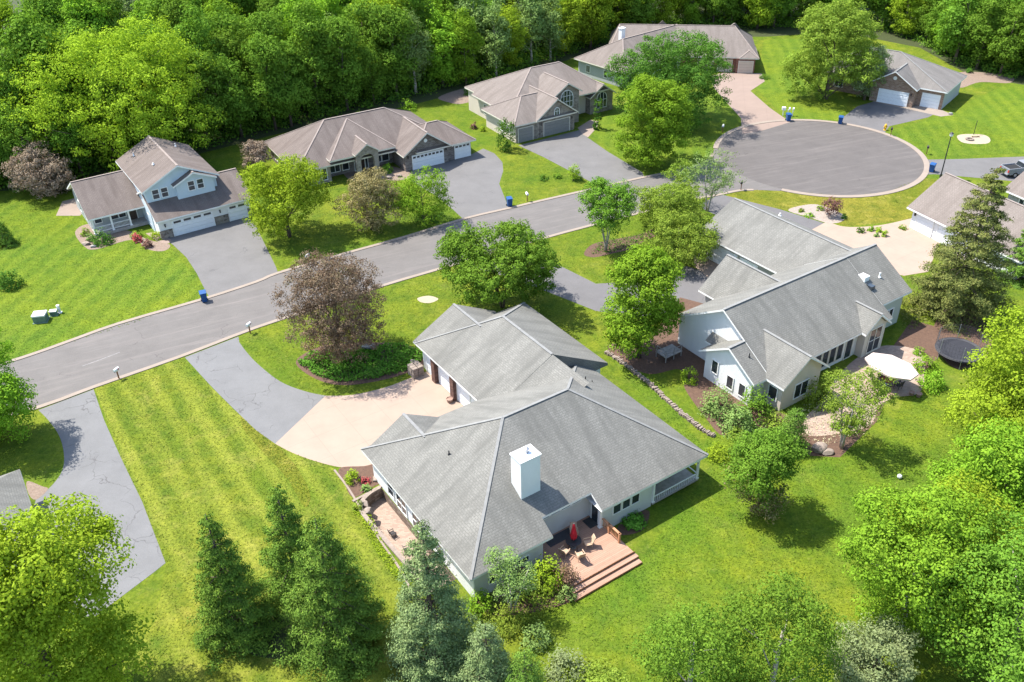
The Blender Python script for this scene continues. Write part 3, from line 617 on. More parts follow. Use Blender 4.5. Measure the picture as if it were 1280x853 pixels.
# patio behind the second house
px_sheet('patio', spl([(1062, 455), (1085, 440), (1110, 432), (1150, 440), (1156, 470), (1148, 492), (1120, 497), (1098, 508), (1090, 530), (1060, 540), (1012, 545), (1005, 525), (1030, 500), (1040, 480)], 4, True), .0165, 'tan_paver')
px_sheet('patio', [(690, 448), (700, 440), (712, 448), (704, 460)], .0165, 'pad_concrete') if False else None
px_sheet('patio', [(70, 270), (78, 252), (98, 247), (112, 258), (100, 270)], .0165, 'pad_concrete')
# sunken patio beside the main house
sheet('patio', pit, -1.0, 'tan_paver')
mbp = MB(); n = len(pit)
for i in range(n):
    a, b = pit[i], pit[(i + 1) % n]
    mbp.poly([(a[0], a[1], -1.02), (b[0], b[1], -1.02), (b[0], b[1], .0), (a[0], a[1], .0)])
tag(mbp.build('retaining_wall', 'wall_block', fixn=False), 'brown block retaining wall curving round the sunken brick patio', 'retaining wall')
capl = [pit[3], pit[4], pit[5], pit[6], pit[7]]
o = ribbon('wall_coping', spl([ml(.4, 14.85), ml(-.6, 14.7), ml(-1.5, 14.25), ml(-2.0, 13.5), ml(-2.1, 12.2), ml(-1.95, 9), ml(-1.65, 2.9)], 4), .34, -.01, .16, 'rock', None)
tag(o, 'pale stone coping along the top of the curved retaining wall', 'coping')
o = ribbon('bed_edging', [G(*q)[:2] for q in spl([(418, 588), (432, 606), (446, 628), (470, 668), (500, 712), (512, 735)], 5)], .16, -.01, .07, 'pad_concrete', None)
tag(o, 'thin pale edging strip curving beside the striped lawn', 'garden edging')
o = ribbon('stone_border', [G(*q)[:2] for q in ((441, 628), (462, 617), (482, 606))], .22, -.01, .14, 'rock', None); tag(o, 'straight pale stone border below the small mulch bed', 'stone border')
# ------------------------------------------------------------------ houses
class House:
    def __init__(s, label, loc, az, name='house', shingle='grey_shingle', trim='white_trim', cap='ridge_grey', wall='white_siding', walls2=()):
        s.root = thing(name, label, 'house', (loc[0], loc[1], 0), R_(az))
        s.rm = [shingle, trim, cap]; s.wm = [wall, *walls2]; s.rb = MB(); s.wb = MB(); s.zj = 0
    def cap(s, p, q, w_=.26): s.rb.bar(Vector(p) + Vector((0, 0, .015)), Vector(q) + Vector((0, 0, .015)), w_, .035, 2)
    def hip(s, u0, u1, v0, v1, ze, r0, r1, zr, axis='u', th=.2, caps=True):
        """hipped roof, ridge from r0 to r1 (local u, v)"""
        A, B, C_, D = (u0, v0, ze), (u1, v0, ze), (u1, v1, ze), (u0, v1, ze); P, Q = (*r0, zr), (*r1, zr); rb = s.rb
        if axis == 'u': fs = [(A, B, Q, P), (C_, D, P, Q), (B, C_, Q), (D, A, P)]
        else: fs = [(A, B, P), (C_, D, Q), (B, C_, Q, P), (D, A, P, Q)]
        for f in fs: rb.poly(f, 0)
        lo = [(q[0], q[1], ze - th) for q in (A, B, C_, D)]; hi = [A, B, C_, D]
        for i in range(4): rb.poly([lo[i], lo[(i + 1) % 4], hi[(i + 1) % 4], hi[i]], 1)
        rb.poly(lo[::-1], 1)
        if caps:
            s.cap(P, Q)
            for a, b in (((A, P), (D, P), (B, Q), (C_, Q)) if axis == 'u' else ((A, P), (B, P), (C_, Q), (D, Q))): s.cap(a, b, .22)
    def gable(s, axis, e0, c, e1, a0, a1, z0, zr, z1=None, th=.2, cap=True):
        """gabled roof slab; axis = direction the ridge runs, e0/c/e1 = eave, ridge, eave across it"""
        z1 = z0 if z1 is None else z1
        def p(x, a, z): return (x, a, z) if axis == 'v' else (a, x, z)
        T = lambda a: [p(e0, a, z0), p(c, a, zr), p(e1, a, z1)]
        Bt = lambda a: [p(e0, a, z0 - th), p(c, a, zr - th), p(e1, a, z1 - th)]
        t0, t1, b0, b1 = T(a0), T(a1), Bt(a0), Bt(a1); rb = s.rb
        for i in (0, 1):
            rb.poly([t0[i], t0[i + 1], t1[i + 1], t1[i]], 0); rb.poly([b0[i], b0[i + 1], b1[i + 1], b1[i]], 1)
            rb.poly([t0[i], t0[i + 1], b0[i + 1], b0[i]], 1); rb.poly([t1[i], t1[i + 1], b1[i + 1], b1[i]], 1)
        for i in (0, 2): rb.poly([t0[i], t1[i], b1[i], b0[i]], 1)
        if cap: s.cap(t0[1], t1[1])
    def plane(s, pts, th=.2, mat=0):
        """one roof slope as a slab"""
        rb = s.rb; lo = [(q[0], q[1], q[2] - th) for q in pts]; n = len(pts); rb.poly(pts, mat); rb.poly(lo[::-1], 1)
        for i in range(n): rb.poly([lo[i], lo[(i + 1) % n], pts[(i + 1) % n], pts[i]], 1)
    def wall(s, u0, u1, v0, v1, z1, z0=0.0, mat=0):
        s.zj += .0013; j = s.zj; s.wb.box((u0 + j, v0 + j, z0), (u1 - j, v1 - j, z1), mat)
    def gwall(s, axis, e0, c, e1, a0, a1, z0, ze, zr, mat=0):
        s.zj += .0013; j = s.zj; e0 += j; e1 -= j; a0 += j; a1 -= j
        def p(x, a, z): return (x, a, z) if axis == 'v' else (a, x, z)
        L = lambda a: [p(e0, a, z0), p(e1, a, z0), p(e1, a, ze), p(c, a, zr), p(e0, a, ze)]
        A, B = L(a0), L(a1); n = 5
        s.wb.mesh(A + B, [tuple(range(5)), tuple(range(9, 4, -1))] + [(i, (i + 1) % 5, 5 + (i + 1) % 5, 5 + i) for i in range(5)], mat)
    # openings: dir = the way the wall faces
    def _t(s, d, a, b, z, o):   # a along the wall, o outwards
        return {'-v': (a, b - o, z), '+v': (a, b + o, z), '-u': (b - o, a, z), '+u': (b + o, a, z)}[d]
    def bx(s, mb, d, a0, a1, b, z0, z1, o0, o1, mat=0):
        p, q = s._t(d, a0, b, z0, o0), s._t(d, a1, b, z1, o1)
        mb.box([min(x, y) for x, y in zip(p, q)], [max(x, y) for x, y in zip(p, q)], mat)
    def win(s, d, a, b, z, w, h, nx=1, nz=1, trim='white_trim', fr=.09, parent=None, arch=False, pane='glass', name='window'):
        mb = MB(); a0, a1 = a - w / 2, a + w / 2
        if not arch:
            s.bx(mb, d, a0 - fr, a1 + fr, b, z - fr, z, 0, .07); s.bx(mb, d, a0 - fr, a1 + fr, b, z + h, z + h + fr, 0, .07)
            s.bx(mb, d, a0 - fr, a0, b, z, z + h, 0, .069); s.bx(mb, d, a1, a1 + fr, b, z, z + h, 0, .069)
        else:
            r = w / 2; zs = z + h - r; pts = [s._t(d, a + r * math.cos(t), b, zs + r * math.sin(t), .035) for t in np.linspace(0, math.pi, 11)]
            for p, q in zip(pts[:-1], pts[1:]): mb.bar(p, q, .1, .1)
            s.bx(mb, d, a0 - fr, a0, b, z, zs, 0, .07); s.bx(mb, d, a1, a1 + fr, b, z, zs, 0, .07); s.bx(mb, d, a0 - fr, a1 + fr, b, z - fr, z, 0, .07)
        for i in range(1, nx): x = a0 + w * i / nx; s.bx(mb, d, x - .035, x + .035, b, z, z + h - (.0 if not arch else abs(x - a) * .5), 0, .06)
        for i in range(1, nz): y = z + h * i / nz; s.bx(mb, d, a0, a1, b, y - .03, y + .03, 0, .058)
        o = mb.build(name, trim, parent or s.root)
        pm = MB()
        if not arch: s.bx(pm, d, a0, a1, b, z, z + h, .0, .03)
        else:
            s.bx(pm, d, a0, a1, b, z, zs, .0, .03)
            lp = [s._t(d, a + r * math.cos(t), b, zs + r * math.sin(t), .03) for t in np.linspace(0, math.pi, 11)]; pm.poly(lp)
        pm.build('pane', pane, o, fixn=not arch); return o
    def garage(s, d, a0, a1, b, h=2.15, mat='garage_white', lites=4, surround='white_trim', glass_='glass'):
        mb = MB(); fr = .1
        rows = 4; rh = h / rows
        for i in range(rows): s.bx(mb, d, a0, a1, b, i * rh + .012, (i + 1) * rh - .012, .0, .05)
        ncol = max(2, int((a1 - a0) / .6)); cw = (a1 - a0) / ncol
        for i in range(rows - (1 if lites else 0)):
            for c in range(ncol): s.bx(mb, d, a0 + c * cw + .08, a0 + (c + 1) * cw - .08, b, i * rh + .1, (i + 1) * rh - .1, .05, .066)
        o = mb.build('garage_door', mat, s.root)
        fm = MB(); s.bx(fm, d, a0 - fr, a0, b, 0, h + fr, 0, .09); s.bx(fm, d, a1, a1 + fr, b, 0, h + fr, 0, .09); s.bx(fm, d, a0, a1, b, h, h + fr, 0, .088)
        fm.build('frame', surround, o)
        if lites:
            pm = MB(); wv = (a1 - a0) / lites
            for i in range(lites): s.bx(pm, d, a0 + i * wv + wv * .14, a0 + (i + 1) * wv - wv * .14, b, h - rh + .12, h - .12, .05, .062)
            pm.build('pane', glass_, o)
        return o
    def door(s, d, a, b, w=.95, h=2.05, mat='door_dark', z=0.0, trim='white_trim'):
        mb = MB(); s.bx(mb, d, a - w / 2, a + w / 2, b, z, z + h, 0, .05)
        for (x0, x1) in ((-.36, -.04), (.04, .36)):
            for (y0, y1) in ((.15, .9), (1.05, 1.85)): s.bx(mb, d, a + x0 * w, a + x1 * w, b, z + y0, z + y1, .05, .065)
        o = mb.build('door', mat, s.root); fm = MB()
        s.bx(fm, d, a - w / 2 - .1, a - w / 2, b, z, z + h + .1, 0, .08); s.bx(fm, d, a + w / 2, a + w / 2 + .1, b, z, z + h + .1, 0, .08); s.bx(fm, d, a - w / 2, a + w / 2, b, z + h, z + h + .1, 0, .078)
        fm.build('frame', trim, o); return o
    def lamp(s, d, a, b, z=1.9):
        mb = MB(); s.bx(mb, d, a - .07, a + .07, b, z, z + .34, .02, .17); s.bx(mb, d, a - .1, a + .1, b, z + .34, z + .38, 0, .2); mb.build('wall_lamp', 'black_metal', s.root)
    def post(s, u, v, z0, z1, w_=.14, mat='white_trim', name='post'):
        mb = MB(); mb.box((u - w_ / 2, v - w_ / 2, z0), (u + w_ / 2, v + w_ / 2, z1)); mb.box((u - w_ * .75, v - w_ * .75, z0), (u + w_ * .75, v + w_ * .75, z0 + .12)); return mb.build(name, mat, s.root)
    def box(s, name, mat, a, b, bevel=0): mb = MB(); mb.box(a, b); return mb.build(name, mat, s.root, bevel=bevel)
    def vent(s, u, v, z, r=.06, h=.5, mat='white_plastic'):
        mb = MB(); mb.tube([(u, v, z - .2), (u, v, z + h)], r, 8); mb.lathe([(r * 2.4, -.02), (r * 2.2, .02), (r * 1.05, .12)], (u, v, z + .0), 8); mb.build('roof_vent', mat, s.root)
    def finish(s):
        s.wb.build('wall', s.wm, s.root); s.rb.build('roof', s.rm, s.root, fixn=False)

# ---------- main house
O = House('large grey-roofed house with a square white chimney and a wooden back deck', MO, 33.4, 'ranch_house', wall='pale_siding', walls2=('white_siding', 'brown_wood'))
S = .57
def zs(v): return 3 + S * v
RZ = 7.8; vr = (RZ - 3) / S
# south slope with the notch over the deck
e = O
rb = e.rb
A_ = (0, 0, 3); n0, n1, nv = 7.0, 11.5, 1.35
for pts in ([(0, 0, 3), (n0, 0, 3), (n0, nv, zs(nv)), (n0, vr, RZ), (vr, vr, RZ)] if n0 > vr else [(0, 0, 3), (n0, 0, 3), (n0, n0, zs(n0))],
            [(n0, nv, zs(nv)), (n1, nv, zs(nv)), (n1, vr, RZ), (vr, vr, RZ), (n0, n0, zs(n0))],
            [(n1, 0, 3), (22.35, 0, 3), (14.6, vr, RZ), (n1, vr, RZ)]):
    rb.poly(pts, 0)
rb.poly([(22.35, 0, 3), (22.35, 16.84, 3), (14.6, vr, RZ)], 0)
rb.poly([(22.35, 16.84, 3), (0, 16.84, 3), (vr, vr, RZ), (14.6, vr, RZ)], 0)
rb.poly([(0, 16.84, 3), (0, 0, 3), (vr, vr, RZ)], 0)
ol = [(0, 0), (n0, 0), (n0, nv), (n1, nv), (n1, 0), (22.35, 0), (22.35, 16.84), (0, 16.84)]
for i in range(len(ol)):
    a, b = ol[i], ol[(i + 1) % len(ol)]
    za = zs(a[1]) if a[1] == nv else 3; zb = zs(b[1]) if b[1] == nv else 3
    rb.poly([(*a, za - .2), (*b, zb - .2), (*b, zb), (*a, za)], 1)
rb.poly([(0, 0, 2.8), (n0, 0, 2.8), (n0, 16.8, 2.8), (0, 16.8, 2.8)][::-1], 1); rb.poly([(n1, 0, 2.8), (22.35, 0, 2.8), (22.35, 16.8, 2.8), (n1, 16.8, 2.8)][::-1], 1)
rb.poly([(n0, nv, zs(nv) - .2), (n1, nv, zs(nv) - .2), (n1, 2.4, zs(nv) - .2), (n0, 2.4, zs(nv) - .2)][::-1], 1)
for a, b in (((vr, vr, RZ), (14.6, vr, RZ)), ((0, 0, 3), (vr, vr, RZ)), ((22.35, 0, 3), (14.6, vr, RZ)), ((22.35, 16.84, 3), (14.6, vr, RZ)), ((0, 16.84, 3), (vr, vr, RZ))): e.cap(a, b, .22)
# cross gable towards the street, garage roofs
e.gable('v', .03, 3.85, 7.65, 12.7, 16.35, 3.02, 5.2)
e.hip(11.2, 24.0, 14.6, 28.0, 3.0, (17.7, 14.65), (17.7, 22.4), 6.45, 'v', caps=False)
e.cap((17.7, 14.7, 6.45), (17.7, 22.4, 6.45)); e.cap((24, 28, 3), (17.7, 22.4, 6.45)); e.cap((11.2, 28, 3), (17.7, 22.4, 6.45))
e.rb.poly([(11.2, 14.6, 3.0), (11.2, 10, 3.0), (17.7, 9.5, 6.45), (17.7, 14.6, 6.45)], 0)
e.rb.poly([(17.7, 14.58, 6.45), (24, 14.58, 3.0), (24, 14.58, 2.75), (22.35, 14.58, 2.75), (17.7, 14.58, 5.5)], 0)
e.gable('v', 11.19, 15.9, 20.6, 23.4, 28.4, 3.003, 5.503)
# walls
e.wall(.55, 6.5, .55, 16.2, 2.82, -1.1, 1); e.wall(.6, 6.45, .5, 1.2, 2.82, -.1, 0); e.wall(5, 17.2, 2.1, 14.6, 3.9, 0, 0); e.wall(12.0, 17.0, .5, 8, 2.84, 0, 0); e.wall(15, 21.8, 3.2, 16, 2.84, 0, 0)
e.gwall('v', .6, 3.85, 7.1, 10, 15.9, 0, 3.0, 4.95, 1)
e.wall(11.75, 23.4, 14.9, 27.4, 2.83, 0, 1); e.gwall('v', 11.8, 15.9, 20.0, 20, 27.8, 0, 3.0, 5.3, 1)
# chimney
mb = MB(); mb.box((6.3, 2.95, 3.5), (8.0, 4.2, 8.1)); cho = mb.build('chimney', 'white_siding', e.root)
mb = MB(); mb.box((6.23, 2.88, 8.1), (8.07, 4.27, 8.19)); mb.build('cap', 'white_trim', cho)
mb = MB(); mb.tube([(7.3, 3.65, 8.1), (7.3, 3.65, 8.5)], .14, 10); mb.lathe([(.22, 0), (.22, .05), (.05, .14)], (7.3, 3.65, 8.5), 10); mb.build('flue', 'steel', cho)
# openings
for i in range(4): e.win('-v', 7.75 + .98 * i, 2.1, 2.65, .82, .72, fr=.06)
e.door('+u', .6, 6.4) if False else None
e.win('-u', 1.35, 12.0, .55, .75, 2.1, 1, 1, 'white_trim', pane='glass', name='door_glass')
e.post(11.9, .62, .55, 3.2, .2, 'white_trim', 'column')
for i in range(3): e.win('-v', 13.4 + .92 * i, .5, 1.35, .72, .85, fr=.06)
e.win('-v', 4.7, .5, 1.3, .9, .5, fr=.05); e.win('-v', 2.4, .5, 1.0, 1.2, 1.1, 2)
for v_, w_ in ((13.0, .9), (11.2, 1.5), (8.6, 1.5), (5.6, 1.3)): e.win('-u', v_, .55, .2 if w_ > 1.4 else .5, w_, 1.5, 2 if w_ > 1 else 1, 2)
for i, (a, b) in enumerate(((25.7, 26.9), (19.0, 21.3), (22.0, 24.4))): e.garage('-u', a, b, 11.78, 2.2, 'garage_white', 0)
for v_ in (25.1, 21.65): e.box('pillar', 'rust_brick', (11.35, v_ - .32, 0), (11.82, v_ + .32, 2.8))
e.lamp('-u', 24.75, 11.78)
# screened porch
e.box('porch_floor', 'grey_wood', (17.0, .35, .25), (21.95, 3.3, .42))
for u_ in (21.85, 17.1): e.post(u_, .45, .4, 2.82, .16)
mbr = MB()
mbr.bar((17.1, .45, .95), (21.85, .45, .95), .06, .08); mbr.bar((21.85, .45, .95), (21.85, 3.2, .95), .06, .08)
for i in range(24): mbr.bar((17.2 + i * .195, .45, .42), (17.2 + i * .195, .45, .95), .025, .025, up=(0, 1, 0))
mbr.build('porch_railing', 'white_trim', e.root)
e.win('-v', 19.4, 3.2, .45, 2.2, 2.0, 2)
e.vent(4.2, 9.6, zs(4.2) + .0, .05, .35, 'black_metal'); e.vent(18.9, 11.5, zs(22.35 - 18.9), .05, .45, 'black_metal'); e.vent(19.4, 11.2, zs(22.35 - 19.4), .04, .3, 'black_metal')
e.finish()
# deck (its own thing, local to the main house)
dk = thing('deck', 'pinkish wooden deck with two wide steps down to the back lawn', 'deck', ml(0, 0), HA)
mb = MB(); mb.box((6.55, -2.75, .06), (12.35, 2.12, .55)); mb.box((6.4, -3.2, .03), (12.5, -2.74, .37)); mb.box((6.3, -3.65, 0), (12.45, -3.19, .19)); mb.build('platform', 'deck_wood', dk)
mb = MB()
mb.box((6.35, -3.19, .19), (12.52, -3.205, .365)); mb.box((6.5, -2.775, .37), (12.5, -2.755, .54)); mb.box((6.27, -3.67, .0), (12.47, -3.655, .18)); mb.build('riser', 'brown_wood', dk)
mb = MB()
for v_ in (.95, -.25, -1.45): mb.box((12.0, v_ - .07, .5), (12.14, v_ + .07, 1.5))
mb.box((11.98, -1.55, 1.42), (12.16, 1.05, 1.5)); mb.box((12.04, -1.45, .72), (12.10, .95, .78))
for i in range(15): mb.box((12.05, -1.35 + i * .155, .75), (12.09, -1.29 + i * .155, 1.42))
mb.build('railing', 'rail_wood', dk)
mb = MB(); mb.prism([(11.2, .9), (12.2, .9), (12.2, 1.9), (11.2, 1.9)], .56, .58); tag(mb.build('door_mat', 'mat_dark'), 'dark square door mat at the inner corner of the wooden deck', 'door mat')
bpy.data.objects['door_mat'].location = ml(0, 0); bpy.data.objects['door_mat'].rotation_euler[2] = HA
mb = MB(); mb.prism([(7.6, 1.1), (9.9, 1.1), (9.9, 1.95), (7.6, 1.95)], .56, .575); tag(mb.build('rug', 'net_dark'), 'long dark rug along the house wall under the row of deck windows', 'rug')
bpy.data.objects['rug'].location = ml(0, 0); bpy.data.objects['rug'].rotation_euler[2] = HA

# ---------- second grey house on the right
RO = (17.54, 67.63)
e = House('grey-roofed house with a big white gable wall and patio, right of the nearest house', RO, 33.4, 'gabled_house', wall='cream_siding', walls2=('white_siding', 'grey_siding', 'green_siding'))
sl_ = .625; vR = .6; zR = 7.0
def zr_(v): return zR - sl_ * abs(v - vR)
e.gable('u', -5.8, vR, 7.0, 2.7, 20.0, zr_(-5.8), zR, zr_(7))
e.gable('u', -4.5, vR, 7.0, 19.9, 24.6, zr_(-4.5) + .02, zR + .02, zr_(7) + .02)
e.gable('u', -5.7, -2.3, 1.2, .75, 6.0, zr_(-5.7) - .1, zr_(-2.3) - .1, 2.95)
e.gable('v', 2.3, 5.35, 8.4, -7.7, 2.0, 3.0, 5.25)
e.gable('v', 15.3, 17.25, 19.2, -6.3, 1.5, 3.0, 4.6)
e.gable('v', 17.8, 23.35, 28.9, 1.0, 19.1, 3.0, 5.8)
e.gable('v', 8.5, 12.2, 15.9, 1.2, 9.3, 3.0, 6.0)
# walls
e.gwall('u', -5.2, vR, 6.4, 3.2, 20, 0, zr_(-5.2) - .25, zR - .27, 1); e.gwall('u', -4.0, vR, 5.2, 18, 24.1, 0, zr_(-4.0) - .25, zR - .27, 3)
e.gwall('u', -5.1, -2.3, .7, 1.2, 5, 0, zr_(-5.1) - .4, zr_(-2.3) - .4, 1)
e.gwall('v', 2.85, 5.35, 7.85, -7.2, 0, 0, 3.15, 4.98, 0); e.gwall('v', 15.75, 17.25, 18.75, -6.0, 0, 0, 3.0, 4.3, 0)
e.gwall('v', 18.4, 23.35, 28.3, 3, 18.6, 0, 2.95, 5.5, 2); e.gwall('v', 9.1, 12.2, 15.3, 3, 8.8, 0, 3.1, 5.7, 2)
e.wall(7.6, 16, -5.0, 0, 3.0, 0, 0)
for i in range(5): e.win('-v', 9.0 + 1.05 * i, -5.2, .45, .8, 2.1, 1, 1, 'cream_trim', pane='glass')
e.win('-v', 14.55, -5.2, .1, .9, 2.2, 1, 1, 'cream_trim', name='door_glass')
e.win('-v', 5.4, -7.2, .7, 1.7, 1.5, 2, 1, 'white_trim'); e.win('-v', 17.3, -6.0, .3, 1.7, 2.6, 2, 2, 'cream_trim'); e.win('-v', 22.2, -4.0, .9, 1.2, 1.3, 2)
e.win('+u', -3.4, 18.75, .9, .8, 1.4); e.win('-u', -6.2, 2.85, .9, .9, 1.3, 1)
for v_, z_ in ((-.6, 1.2), (-2.6, .6), (-4.1, .6)): e.win('-u', v_, 1.2, z_, .7, 1.3)

e.garage('-u', 10.2, 12.6, 18.4, 2.2, 'garage_white', 0); e.garage('-u', 13.2, 17.6, 18.4, 2.2, 'garage_white', 0)
e.post(18.0, 18.5, 0, 2.85, .22); e.post(18.0, 17.9, 0, 2.85, .14)
e.door('+v', 12.2, 8.8); e.win('+v', 13.6, 8.8, .7, .8, 1.5); e.win('+v', 23, 18.6, .9, 1.6, 1.2, 2)
mb = MB(); zk = zr_(-1.7); mb.box((19.75, -2.1, zk - .5), (20.5, -1.25, zk + .28)); vo = mb.build('skylight', 'white_trim', e.root); mb = MB(); mb.box((19.8, -3.0, zr_(-3.0) + .02), (20.35, -2.15, zr_(-2.15) - .1)); mb.build('pane', 'glass', vo)
e.vent(22.0, -2.2, zr_(-2.2), .08, .5); e.vent(2.1, -3.6, zr_(-3.6) - .1, .05, .4, 'black_metal'); e.vent(27.6, 15.5, 3.7, .1, .3)
e.finish()
lk = thing('deck', 'little white side deck with thin posts under the white gable wall', 'deck', (*[float(q) for q in G(838, 446)[:2]], 0), HA); lk.scale = (.75, .75, .75)
mb = MB(); mb.box((-1.6, -.8, .75), (1.3, 1.2, .85)); mb.build('platform', 'grey_wood', lk); mb = MB()
for u_, v_ in ((-1.5, -.7), (1.2, -.7), (-1.5, 1.1), (-.1, -.7)): mb.box((u_ - .05, v_ - .05, 0), (u_ + .05, v_ + .05, 1.75))
for a, b in (((-1.5, -.7), (1.2, -.7)), ((-1.5, -.7), (-1.5, 1.1))):
    for z_ in (1.72, 1.3): mb.bar((*a, z_), (*b, z_), .06, .06)
mb.build('railing', 'grey_wood', lk)

# ---------- two-storey house on the left
e = House('two-storey pale blue house with twin front gables, white porch and brown roof', (-43.58, 100.83), 33.4, 'two_storey_house', 'taupe_shingle', 'white_trim', 'ridge_taupe', 'blue_siding', ('white_siding', 'field_stone', 'sage_siding'))
e.gable('u', -.45, 4.6, 9.8, -.25, 12.2, 2.62, 4.98)
e.rb.poly([(8.7, -.47, 2.6), (12.2, -.2, 2.6), (12.2, -.2, 2.4), (8.7, -.47, 2.4)], 1)
e.gable('v', -.5, 4.4, 9.3, 2.1, 15.1, 5.7, 8.1)
e.gable('v', 3.2, 5.95, 8.75, 1.55, 8, 5.72, 7.0)
e.gable('u', 5.3, 11.4, 17.5, -7.0, .2, 2.65, 5.6)
e.gwall('v', -.05, 4.4, 8.85, 2.6, 14.6, 0, 5.7, 7.85, 0); e.gwall('v', 3.6, 5.95, 8.35, 2.0, 7, 3.5, 5.7, 6.8, 0)
e.gwall('u', 0, 4.6, 9.4, .05, 11.8, 0, 2.6, 4.72, 1)
e.gwall('u', 7.4, 11.4, 16.9, -6.5, 0, 0, 3.45, 5.35, 3)
for u0, u1 in ((.02, 1.55), (6.95, 8.75), (11.3, 11.85)): mbs = MB(); mbs.box((u0, -.08, 0), (u1, .05, 1.05)); mbs.box((u0 - .03, -.12, 1.04), (u1 + .03, .052, 1.13)); mbs.build('stone_base', 'field_stone', e.root)
e.garage('-v', 1.7, 6.8, -.02, 2.1, 'garage_white', 4); e.garage('-v', 8.9, 11.2, -.02, 2.1, 'garage_white', 2)
e.lamp('-v', .8, 0, 1.55); e.lamp('-v', 7.8, 0, 1.55)
for u_ in (1.15, 2.25): e.win('-v', u_, 2.6, 4.35, .75, 1.15, 1, 2)
for u_ in (5.5, 6.65): e.win('-v', u_, 2.0, 4.6, .75, 1.15, 1, 2)
e.box('porch_floor', 'grey_wood', (-6.6, 5.5, .05), (0, 7.6, .4))
for u_ in (-6.5, -4.3, -2.1): e.post(u_, 5.75, .4, 2.6, .2)
mb = MB()
for z_ in (1.25, .6): mb.bar((-6.5, 5.75, z_), (-2.1, 5.75, z_), .07, .06)
for i in range(30): mb.bar((-6.4 + i * .147, 5.75, .6), (-6.4 + i * .147, 5.75, 1.25), .035, .035, up=(0, 1, 0))
mb.build('porch_railing', 'white_trim', e.root)
for u_, w_ in ((-5.6, .8), (-3.6, .9), (-2.6, .8)): e.win('-v', u_, 7.4, 1.1, w_, 1.4)
e.door('-v', -1.35, 7.4, z=.4); e.win('-u', 4.3, -.0, .6, .9, 1.3)
for v_ in (9.5, 13): e.win('-u', v_, -6.5, .9, 1.1, 1.3, 2)
e.vent(1.5, 12.5, 6.8, .06, .4); e.vent(6.9, 12, 7.0, .06, .4); e.vent(2.5, 6.5, 7.3, .08, .2)
e.finish()

# ---------- stone ranch with arched entry
e = House('brown-roofed stone ranch house with an arched entry and two pale garage doors', (-13.64, 121.34), 30, 'stone_house', 'taupe_shingle', 'cream_trim', 'ridge_taupe', 'grey_brick', ('cream_stone', 'cream_siding'))
e.hip(-16.5, 7.5, 2.2, 16.4, 2.6, (-9.2, 9.3), (.2, 9.3), 6.6)
e.gable('v', -1.7, 2.25, 6.2, -.8, 8, 2.62, 5.4)
e.hip(.5, 10.2, -.45, 8.9, 2.62, (4.5, 4.1), (6.3, 4.1), 4.95)
e.rb.poly([(-11.6, 1.9, 3.3), (-1.6, 1.9, 3.3), (-6.0, 8.6, 6.35)], 0); e.rb.poly([(-11.6, 1.9, 3.3), (-6.0, 8.6, 6.35), (-11.6, 9.5, 3.3)], 0); e.rb.poly([(-1.6, 1.9, 3.3), (-1.6, 9.5, 3.3), (-6.0, 8.6, 6.35)], 0)
for a, b in (((-11.6, 1.9), (-1.6, 1.9)), ((-1.6, 1.9), (-1.6, 6)), ((-11.6, 6), (-11.6, 1.9))): e.rb.poly([(*a, 3.08), (*b, 3.08), (*b, 3.3), (*a, 3.3)], 1)
e.rb.poly([(-11.6, 1.9, 3.08), (-1.6, 1.9, 3.08), (-1.6, 6, 3.08), (-11.6, 6, 3.08)], 1)
e.cap((-11.6, 1.9, 3.3), (-6, 8.6, 6.35), .2); e.cap((-1.6, 1.9, 3.3), (-6, 8.6, 6.35), .2)
e.gable('v', -8.1, -6.2, -4.3, 1.2, 6, 3.55, 4.85, th=.16)
e.wall(-15.9, 6.9, 4.4, 15.9, 2.45, 0, 0); e.gwall('v', -1.2, 2.25, 5.75, 0, 8, 0, 2.62, 5.1, 0); e.wall(4, 9.7, .32, 8.4, 2.45, 0, 0); e.wall(-15.9, -11.4, 2.7, 6, 2.5, 0, 1)
e.wall(-11.4, -1.4, 4.3, 7, 3.1, 0, 0)
mb = MB()   # portico with an open arch
for u0, u1 in ((-7.9, -7.2), (-5.2, -4.5)): mb.box((u0, 1.5, 0), (u1, 2.0, 3.0))
r = 1.0; prev = None; c0 = -6.2
arc = [(c0 + r * math.cos(t), 2.35 + r * math.sin(t)) for t in np.linspace(math.pi, 0, 13)]
top = lambda x: 4.62 - abs(x - c0) * .68
outer = [(-7.9, 3.0), (-7.9, top(-7.9))] 
for v_ in (1.51, 1.99):
    for p, q in zip(arc[:-1], arc[1:]): mb.poly([(p[0], v_, p[1]), (q[0], v_, q[1]), (q[0], v_, top(q[0])), (p[0], v_, top(p[0]))])
    mb.poly([(-7.9, v_, 2.35), (-7.2, v_, 2.35), (-7.2, v_, top(-7.2)), (-7.9, v_, top(-7.9))]); mb.poly([(-5.2, v_, 2.35), (-4.5, v_, 2.35), (-4.5, v_, top(-4.5)), (-5.2, v_, top(-5.2))])
for p, q in zip(arc[:-1], arc[1:]): mb.poly([(p[0], 1.5, p[1]), (q[0], 1.5, q[1]), (q[0], 2.0, q[1]), (p[0], 2.0, p[1])])
mb.build('portico', 'cream_stone', e.root, fixn=False)
e.garage('-v', 0, 4.9, 0, 2.1, 'garage_white', 8); e.garage('-v', 7.0, 9.5, .3, 2.1, 'garage_white', 4)
e.lamp('-v', -.7, 0); e.lamp('-v', 5.4, 0)
mb = MB(); mb.lathe([(.28, 0), (.28, .06)], (0, 0, 0), 12); o = mb.build('gable_vent', 'white_trim', e.root); o.location = (2.25, 0, 4.0); o.rotation_euler = (R_(90), 0, 0)
for u_ in (-14.8, -13.6, -12.4): e.win('-v', u_, 2.7, .5, .75, 1.6)
